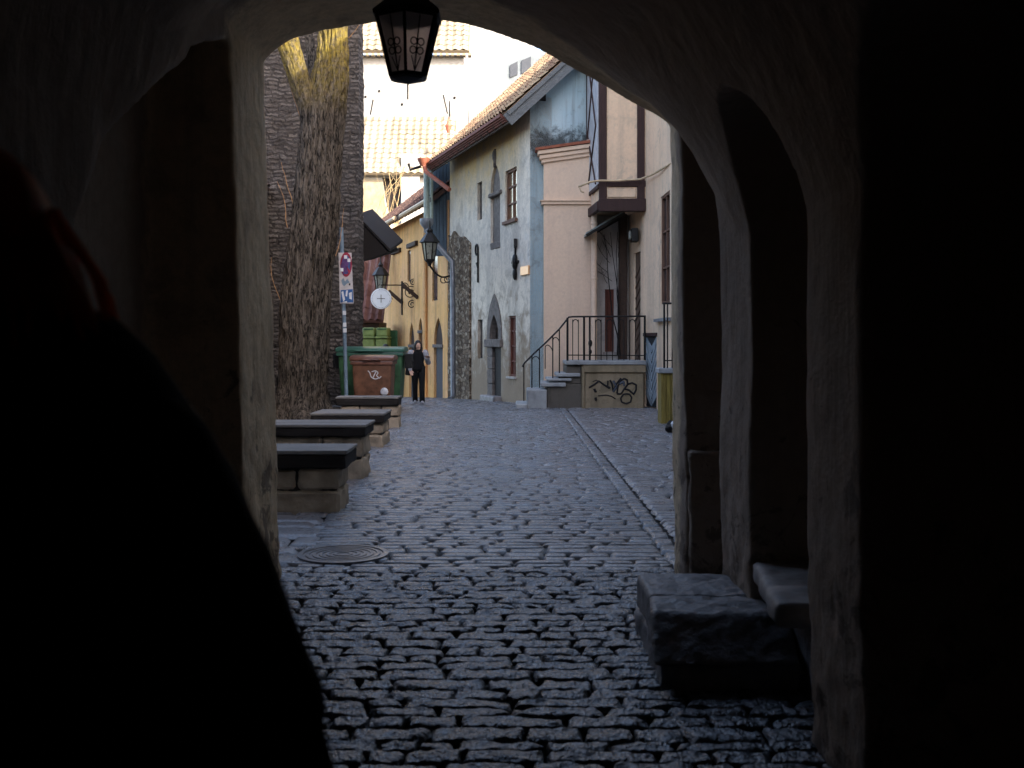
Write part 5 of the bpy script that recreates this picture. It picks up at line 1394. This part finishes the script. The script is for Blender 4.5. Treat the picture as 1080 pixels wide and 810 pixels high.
# bare shrub trees before the town wall
MT['paletwig']=simple('pale_bare_twigs',(0.34,0.25,0.13),.85,.3,8,.1)
for (u,H,lab,sd_) in ((386,9.5,'bare thin-twigged tree against the white wall, close to the stone corner',2),(393,8.0,'smaller bare sapling against the white wall beside the yellow eave',9)):
    rn=random.Random(sd_); yy=54.0; b=P(u,0,yy); t=thing('bare_tree',(b.x,yy,gz(yy)),lab,'tree')
    a=MB(); a.tube([(b.x,yy,gz(yy)-.2),(b.x+.1,yy,2),(b.x+.2,yy,4.5)],[.16,.12,.08],8); a.build('trunk',MT['paletwig'],t)
    a=MB()
    for _ in range(5): shoot(a,(b.x+.15,yy,rn.uniform(3.0,5.0)),(rn.uniform(-.5,.3),rn.uniform(-.4,.4),1),H*rn.uniform(.5,.8),.03,rn,1)
    a.build('crown',MT['paletwig'],t)
# ------------------------------------------------------------------ people
MT['skin']=simple('skin',(0.55,0.34,0.25),.55,.1,10,.05,.002)
MT['blackcloth']=simple('black_cloth',(0.010,0.010,0.011),.85,.3,40,.25,.004,0,.15)
MT['blackcoat']=simple('black_wool_coat',(0.006,0.006,0.006),.95,.3,60,.3,.004,0,.1)
MT['greycloth']=simple('light_grey_cloth',(0.34,0.34,0.37),.85,.15,30,.2,.004,0,.15)
MT['blackhair']=simple('black_hair',(0.010,0.008,0.008),.5,.3,30,.4,.004,0,.4,(4,4,.3))
MT['auburn']=simple('auburn_hair',(0.55,0.16,0.055),.45,.4,40,.5,.004,0,.4,(4,4,.25))
hm_=MT['auburn'].node_tree; hp_=hm_.nodes['Principled BSDF']; ht_=hm_.nodes.new('ShaderNodeBsdfTranslucent'); hx_=hm_.nodes.new('ShaderNodeMixShader'); ht_.inputs[0].default_value=(0.9,0.32,0.11,1); hx_.inputs[0].default_value=.7
hm_.links.new(hp_.outputs[0],hx_.inputs[1]); hm_.links.new(ht_.outputs[0],hx_.inputs[2]); hm_.links.new(hx_.outputs[0],[n for n in hm_.nodes if n.type=='OUTPUT_MATERIAL'][0].inputs[0])
def cap(mb,pts,rads,n=12):
    mb.tube(pts,rads,n)
    for p,r in zip(pts,rads): mb.ball(p,r,n,8)
def hand(mb,w,dirn,palmn,sc=1.0,curl=.5):
    """palm, four unequal bent fingers and a side thumb"""
    w=V(w); d=V(dirn).normalized(); n=V(palmn).normalized(); s=d.cross(n).normalized()
    for k in range(4):
        o=(k-1.5)*.020*sc; b=w+s*o; cap(mb,[b,b+d*.085*sc],[.014*sc,.0125*sc],8)
    for k,L in enumerate((.066,.078,.073,.055)):
        b=w+d*.088*sc+s*(k-1.5)*.0205*sc; p=[b]; dd=d.copy()
        for j in range(3):
            dd=(dd+n*curl*.55).normalized(); p.append(p[-1]+dd*L*sc*(.45,.32,.23)[j])
        cap(mb,p,[.0105*sc,.0098*sc,.009*sc,.0075*sc],8)
    b=w+d*.02*sc-s*.028*sc; d2=(d*.7-s*.75+n*.2).normalized(); d3=(d+n*.3-s*.1).normalized()
    cap(mb,[b,b+d2*.04*sc,b+d2*.04*sc+d3*.03*sc,b+d2*.04*sc+d3*.055*sc],[.0145*sc,.0125*sc,.0105*sc,.008*sc],8)
def person(label, group, J, H, head_dir=(0,-1,0), vox=.008, hands=None, name='person', sc=1.0):
    """J: joints in local coordinates (facing -Y). One remeshed body."""
    t=thing(name,(0,0,0),label,'person',group)
    mb=MB(); hd=V(J['head']); f=V(head_dir).normalized(); r=V((0,0,1)).cross(f).normalized()
    mb.ball(hd,(.074,.088,.108),20,14); mb.ball(hd+f*.025+V((0,0,-.05)),(.055,.06,.07),16,10)           # skull, jaw
    cap(mb,[hd+f*.085+V((0,0,.022)),hd+f*.105+V((0,0,-.02))],[.010,.016],8)                              # nose
    for s in (-1,1):
        mb.ball(hd+f*.07+r*s*.03+V((0,0,.028)),(.018,.014,.010),8,6)                                     # brow
        mb.ball(hd+f*.062+r*s*.034+V((0,0,-.028)),(.02,.02,.018),8,6)                                    # cheek
        mb.ball(hd-f*.005+r*s*.075+V((0,0,-.005)),(.010,.018,.028),8,6)                                  # ear
    cap(mb,[hd+f*.078-r*.02+V((0,0,-.055)),hd+f*.085+V((0,0,-.053)),hd+f*.078+r*.02+V((0,0,-.055))],[.006,.009,.006],8)
    mb.ball(hd+f*.068+V((0,0,-.09)),(.022,.02,.016),8,6)
    cap(mb,[hd+V((0,0,-.05)),V(J['neck'])],[.052,.058]); 
    ch_,pv=V(J['chest']),V(J['pelvis'])
    for q,rx in ((V(J['neck']).lerp(ch_,.35),(.13,.075,.09)),(ch_,(.155,.105,.16)),(ch_.lerp(pv,.55),(.125,.09,.15)),(pv,(.155,.11,.12))): mb.ball(q,rx,20,12)
    for s in ('l','r'):
        cap(mb,[V(J['neck']).lerp(V(J['sh_'+s]),.35),J['sh_'+s],J['el_'+s],J['wr_'+s]],[.055,.055,.042,.028])
        cap(mb,[pv.lerp(V(J['hip_'+s]),.9),J['kn_'+s],J['an_'+s]],[.088,.056,.038])
        a=V(J['an_'+s]); ft=V(J.get('ft_'+s,(0,-1,0))).normalized(); z=V((a.x,a.y,.035)); cap(mb,[z-ft*.05,z+ft*.08,z+ft*.15],[.036,.040,.028])
        if hands and s in hands: hand(mb,J['wr_'+s],*hands[s])
        else:
            d=(V(J['wr_'+s])-V(J['el_'+s])).normalized(); hand(mb,J['wr_'+s],d,(0,-1,0) if abs(d.y)<.7 else (0,0,-1))
    me=mb.mesh('body'); me=remesh(me,vox,4); me.materials.clear()
    me.polygons.foreach_set('use_smooth',[True]*len(me.polygons))
    link_mesh('body',me,MT['skin'],t)
    for s in (-1,1):
        a=MB(); a.ball(hd+f*.079+r*s*.03+V((0,0,.010)),(.011,.009,.008),8,6); a.build('eye',MT['blackhair'],t)
    return t
def loft(name,mat,t,secs,n=28,noise_amp=.008,seed=0,fix=True):
    """secs: (centre, rx, ry) rings"""
    rs=[]
    for i,(c,rx,ry) in enumerate(secs):
        c=V(c); ring=[]
        for k in range(n):
            th=2*math.pi*k/n; q=V((rx*math.cos(th),ry*math.sin(th),0)); w=1+noise_amp/max(rx,.05)*noise.noise(V((math.cos(th)*2.5+seed,math.sin(th)*2.5,c.z*2.2)))*2
            ring.append(c+q*w)
        rs.append(ring)
    a=MB().rings(rs); return a.build(name,mat,t,smooth=True)
# the woman walking by the bins
J=dict(head=(0,-.03,1.52),neck=(0,0,1.38),chest=(0,0,1.22),pelvis=(0,0,.92),
  sh_l=(.185,0,1.33),el_l=(.265,-.04,1.08),wr_l=(.08,-.22,1.16),sh_r=(-.185,0,1.33),el_r=(-.26,.03,1.07),wr_r=(-.2,-.1,.86),
  hip_l=(.085,0,.9),kn_l=(.10,-.10,.49),an_l=(.10,-.16,.075),hip_r=(-.085,0,.9),kn_r=(-.08,.04,.48),an_r=(-.07,.16,.085))
J['wr_l']=(.2,-.24,1.2)
wm=person('person in black vest and trousers with pale grey sleeves walking beside the bins',None,J,1.64,(.25,-1,-.15),.007,{'l':((.35,-.5,.25),(-.3,-.5,-.6),1.0,.35)})
loft('vest',MT['blackcloth'],wm,[((0,0,.84),.185,.135),((0,0,.95),.18,.135),((0,0,1.08),.14,.12),((0,0,1.2),.155,.125),((0,0,1.3),.16,.12),((0,0,1.36),.13,.09),((0,0,1.41),.07,.07)])
for s in ('l','r'):
    k=V(J['kn_'+s]); h=V(J['hip_'+s]); an=V(J['an_'+s])
    a=MB(); a.tube([h+V((0,0,.06)),h.lerp(k,.5),k,k.lerp(an,.6),an+V((0,0,-.03))],[.11,.092,.072,.066,.072],16); a.build('trouser_leg',MT['blackcloth'],wm,smooth=True)
    a=MB(); cap(a,[J['sh_'+s],V(J['sh_'+s]).lerp(V(J['el_'+s]),.6),J['el_'+s],V(J['wr_'+s]).lerp(V(J['el_'+s]),.1)],[.085,.078,.07,.05],14); me=remesh(a.mesh('sleeve'),.012,3); me.materials.clear(); link_mesh('sleeve',me,MT['greycloth'],wm)
    z=V((an.x,an.y,.04)); a=MB(); cap(a,[z+V((0,.055,0)),z+V((0,-.07,0)),z+V((0,-.16,-.005))],[.042,.045,.033],12); a.build('shoe',MT['greycloth'],wm,smooth=True)
a=MB(); hd=V(J['head'])
a.ball(hd+V((-.005,.025,.025)),(.098,.10,.122),20,14)
for sx in (-1,1): a.tube([hd+V((sx*.075,.0,.03)),hd+V((sx*.085,.01,-.07)),hd+V((sx*.085,.0,-.14)),hd+V((sx*.075,-.01,-.2))],[.03,.036,.034,.02],12)
a.tube([hd+V((0,.07,.05)),hd+V((0,.09,-.1)),hd+V((0,.09,-.25))],[.07,.085,.06],14)
c=MB(); c.ball(hd+V((.025,-.115,-.02)),(.062,.075,.098),16,12)
me=remesh(a.mesh('hair'),.009,3); me=boolean(me,[c]); me.materials.clear(); link_mesh('hair',me,MT['blackhair'],wm)
wp=G(441,425.5); 
wm.location=(wp.x,wp.y,wp.z); wm.rotation_euler=(0,0,math.radians(8))
bgx=thing('shoulder_bag',(wp.x-.3,wp.y,wp.z),'black bag hanging at the hip of the walking person','bag')
a=MB(); a.hexa([(wp.x-.34,wp.y-.1,.72),(wp.x-.2,wp.y-.1,.70),(wp.x-.2,wp.y+.12,.70),(wp.x-.34,wp.y+.12,.72),(wp.x-.30,wp.y-.07,1.02),(wp.x-.2,wp.y-.07,1.02),(wp.x-.2,wp.y+.1,1.02),(wp.x-.30,wp.y+.1,1.02)]); a.build('bag_body',MT['blackcloth'],bgx,bevel=.03,seg=2)
a=MB(); a.tube([(wp.x-.25,wp.y-.05,1.0),(wp.x-.23,wp.y-.03,1.2),(wp.x-.13,wp.y-.01,1.40),(wp.x-.2,wp.y+.1,1.2),(wp.x-.25,wp.y+.08,1.0)],.012,6); a.build('strap',MT['blackcloth'],bgx)
# second passer-by, only the head shows above the container
J2=dict(J); J2.update(el_l=(.22,.02,1.07),wr_l=(.24,-.04,.84))
w2_=person('person with black hair whose head shows above the green container',None,J2,1.6,(.1,-1,0),.009)
loft('coat',MT['blackcloth'],w2_,[((0,0,.45),.23,.19),((0,0,.7),.21,.17),((0,0,1.0),.18,.14),((0,0,1.2),.19,.14),((0,0,1.31),.19,.12),((0,0,1.37),.13,.09),((0,0,1.42),.075,.075)])
for s in ('l','r'):
    a=MB(); cap(a,[J2['sh_'+s],J2['el_'+s],V(J2['wr_'+s]).lerp(V(J2['el_'+s]),.1)],[.075,.06,.045],14); a.build('sleeve',MT['blackcloth'],w2_,smooth=True)
    k=V(J2['kn_'+s]); h=V(J2['hip_'+s]); an=V(J2['an_'+s]); a=MB(); a.tube([h,k,an+V((0,0,-.03))],[.1,.08,.07],12); a.build('trouser_leg',MT['blackcloth'],w2_,smooth=True)
    z=V((an.x,an.y,.04)); a=MB(); cap(a,[z+V((0,.055,0)),z+V((0,-.16,-.005))],[.042,.036],12); a.build('shoe',MT['blackcloth'],w2_,smooth=True)
me2=me.copy(); link_mesh('hair',me2,MT['blackhair'],w2_)
yy=31.0; w2_.location=(P(407,0,yy).x,yy,P(0,357.5,yy).z-1.64)
w2_.location.z=gz(yy); 
# the person right next to the camera, seen from behind
J3=dict(head=(0,-.02,1.68),neck=(0,0,1.53),chest=(0,0,1.34),pelvis=(0,0,1.02),
  sh_l=(.19,0,1.475),el_l=(.27,-.0,1.19),wr_l=(.16,-.2,1.05),sh_r=(-.19,0,1.475),el_r=(-.3,.0,1.2),wr_r=(-.2,-.2,1.05),
  hip_l=(.09,0,1.0),kn_l=(.1,-.12,.53),an_l=(.09,-.12,.08),hip_r=(-.09,0,1.0),kn_r=(-.1,.03,.53),an_r=(-.1,.16,.09))
fg=person('person in a long black coat with auburn hair at the left edge',None,J3,1.82,(0,-1,0),.009)
loft('coat',MT['blackcoat'],fg,[((0,0,.5),.50,.36),((0,0,.8),.47,.31),((0,0,1.0),.424,.27),((0,0,1.142),.384,.25),((0,0,1.233),.362,.23),((0,0,1.345),.332,.21),((0,0,1.457),.285,.19),((0,0,1.529),.235,.165),((0,0,1.585),.195,.14),((0,0,1.622),.155,.115),((0,0,1.65),.092,.095),((0,0,1.66),.075,.08)],40,.012)
for s in ('l','r'):
    sh,el_,wr=V(J3['sh_'+s]),V(J3['el_'+s]),V(J3['wr_'+s])
    a=MB(); cap(a,[sh.lerp(V(J3['neck']),.2)+V((0,0,-.03)),sh+V((0,0,-.01)),sh.lerp(el_,.5),el_,wr.lerp(el_,.12)],[.07,.082,.088,.088,.07],18); me=remesh(a.mesh('sleeve'),.014,6); me.materials.clear(); me.polygons.foreach_set('use_smooth',[True]*len(me.polygons)); link_mesh('sleeve',me,MT['blackcoat'],fg)
    k=V(J3['kn_'+s]); h=V(J3['hip_'+s]); an=V(J3['an_'+s]); a=MB(); a.tube([h,k,an+V((0,0,-.04))],[.1,.075,.065],14); a.build('trouser_leg',MT['blackcloth'],fg,smooth=True)
    z=V((an.x,an.y,.04)); a=MB(); cap(a,[z+V((0,.06,0)),z+V((0,-.16,-.005))],[.045,.038],12); a.build('shoe',MT['blackcloth'],fg,smooth=True)
hd=V(J3['head']); a=MB(); a.ball(hd+V((0,.02,.02)),(.090,.106,.116),24,16)
# long hair falling forward over one shoulder and down the back
rn=random.Random(4)
for k in range(26):
    th=lerp(-.35,math.pi+.35,k/25); b=hd+V((.082*math.cos(th),.02+.095*math.sin(th),.02))
    sd=1.0; ln=rn.uniform(.2,.3); out=rn.uniform(.015,.05)*sd
    a.tube([b,b+V((math.cos(th)*out*.5,math.sin(th)*out*.4,-ln*.35)),b+V((math.cos(th)*out*1.2,math.sin(th)*out+.01,-ln*.7)),b+V((math.cos(th)*out*1.3,math.sin(th)*out+.02,-ln))],[.026,.029,.028,.010],8)
me=remesh(a.mesh('hair'),.007,2); me.materials.clear(); me.polygons.foreach_set('use_smooth',[True]*len(me.polygons)); link_mesh('hair',me,MT['auburn'],fg)
wsp=MB()
for k in range(90):
    th=rn.uniform(-.5,math.pi+.5); b=hd+V((.088*math.cos(th),.02+.1*math.sin(th),rn.uniform(-.03,.07)))
    ln=rn.uniform(.16,.26); o1=rn.uniform(.01,.06)
    wsp.tube([b,b+V((math.cos(th)*o1,math.sin(th)*o1*.6,-ln*.4)),b+V((math.cos(th)*o1*1.3+rn.uniform(-.01,.01),math.sin(th)*o1,-ln*.75)),b+V((math.cos(th)*o1*1.1,math.sin(th)*o1,-ln))],[.003,.004,.004,.002],5)
wsp.build('loose_hair',MT['auburn'],fg,smooth=True)

# face away from the camera
fg.rotation_euler=(0,0,math.radians(180)); fg.location=(-.585,1.12,0)
# ------------------------------------------------------------------ camera, light
cam = bpy.data.cameras.new('Camera'); co = bpy.data.objects.new('Camera', cam); COL.objects.link(co)
co.location = (0, 0, CH); co.rotation_euler = (math.radians(90), 0, 0)
cam.sensor_width = 36; cam.lens = 36*F/1080; cam.shift_y = -45/1080
cam.clip_start = 0.05; cam.clip_end = 1000
cam.dof.use_dof = True; cam.dof.focus_distance = 24.0; cam.dof.aperture_fstop = 4.2
scene.camera = co
w = bpy.data.worlds.new('World'); scene.world = w; w.use_nodes = True
nt = w.node_tree; bg = nt.nodes['Background']
sky = nt.nodes.new('ShaderNodeTexSky'); sky.sky_type = 'NISHITA'; sky.sun_disc = False
sd = V((0.62, -0.66, 0.55)).normalized()
el = math.asin(sd.z); az = math.atan2(sd.x, sd.y)
sky.sun_elevation = el; sky.sun_rotation = az; sky.air_density = 0.8; sky.dust_density = 2.5; sky.ozone_density = 0.9
tint = nt.nodes.new('ShaderNodeMix'); tint.data_type = 'RGBA'; tint.blend_type = 'MULTIPLY'; tint.inputs[0].default_value = 1.0
tint.inputs[7].default_value = (1.09, 1.0, 0.92, 1)
nt.links.new(sky.outputs[0], tint.inputs[6]); nt.links.new(tint.outputs[2], bg.inputs[0]); bg.inputs[1].default_value = 0.15
sl = bpy.data.lights.new('Sun', 'SUN'); sl.energy = 2.0; sl.angle = math.radians(0.5); sl.color = (1.0, 0.93, 0.80)
so_ = bpy.data.objects.new('Sun', sl); COL.objects.link(so_)
so_.rotation_euler = sd.to_track_quat('Z', 'Y').to_euler(); so_.location = sd*50
vs = scene.view_settings; vs.view_transform = 'Standard'; vs.look = 'None'; vs.exposure = 2.6; vs.gamma = 1.0
vs.use_curve_mapping = False
scene.cycles.max_bounces = 8; scene.cycles.diffuse_bounces = 5; scene.cycles.glossy_bounces = 3; scene.cycles.transmission_bounces = 4
scene.cycles.use_denoising = True
scene.cycles.sample_clamp_indirect = 6.0
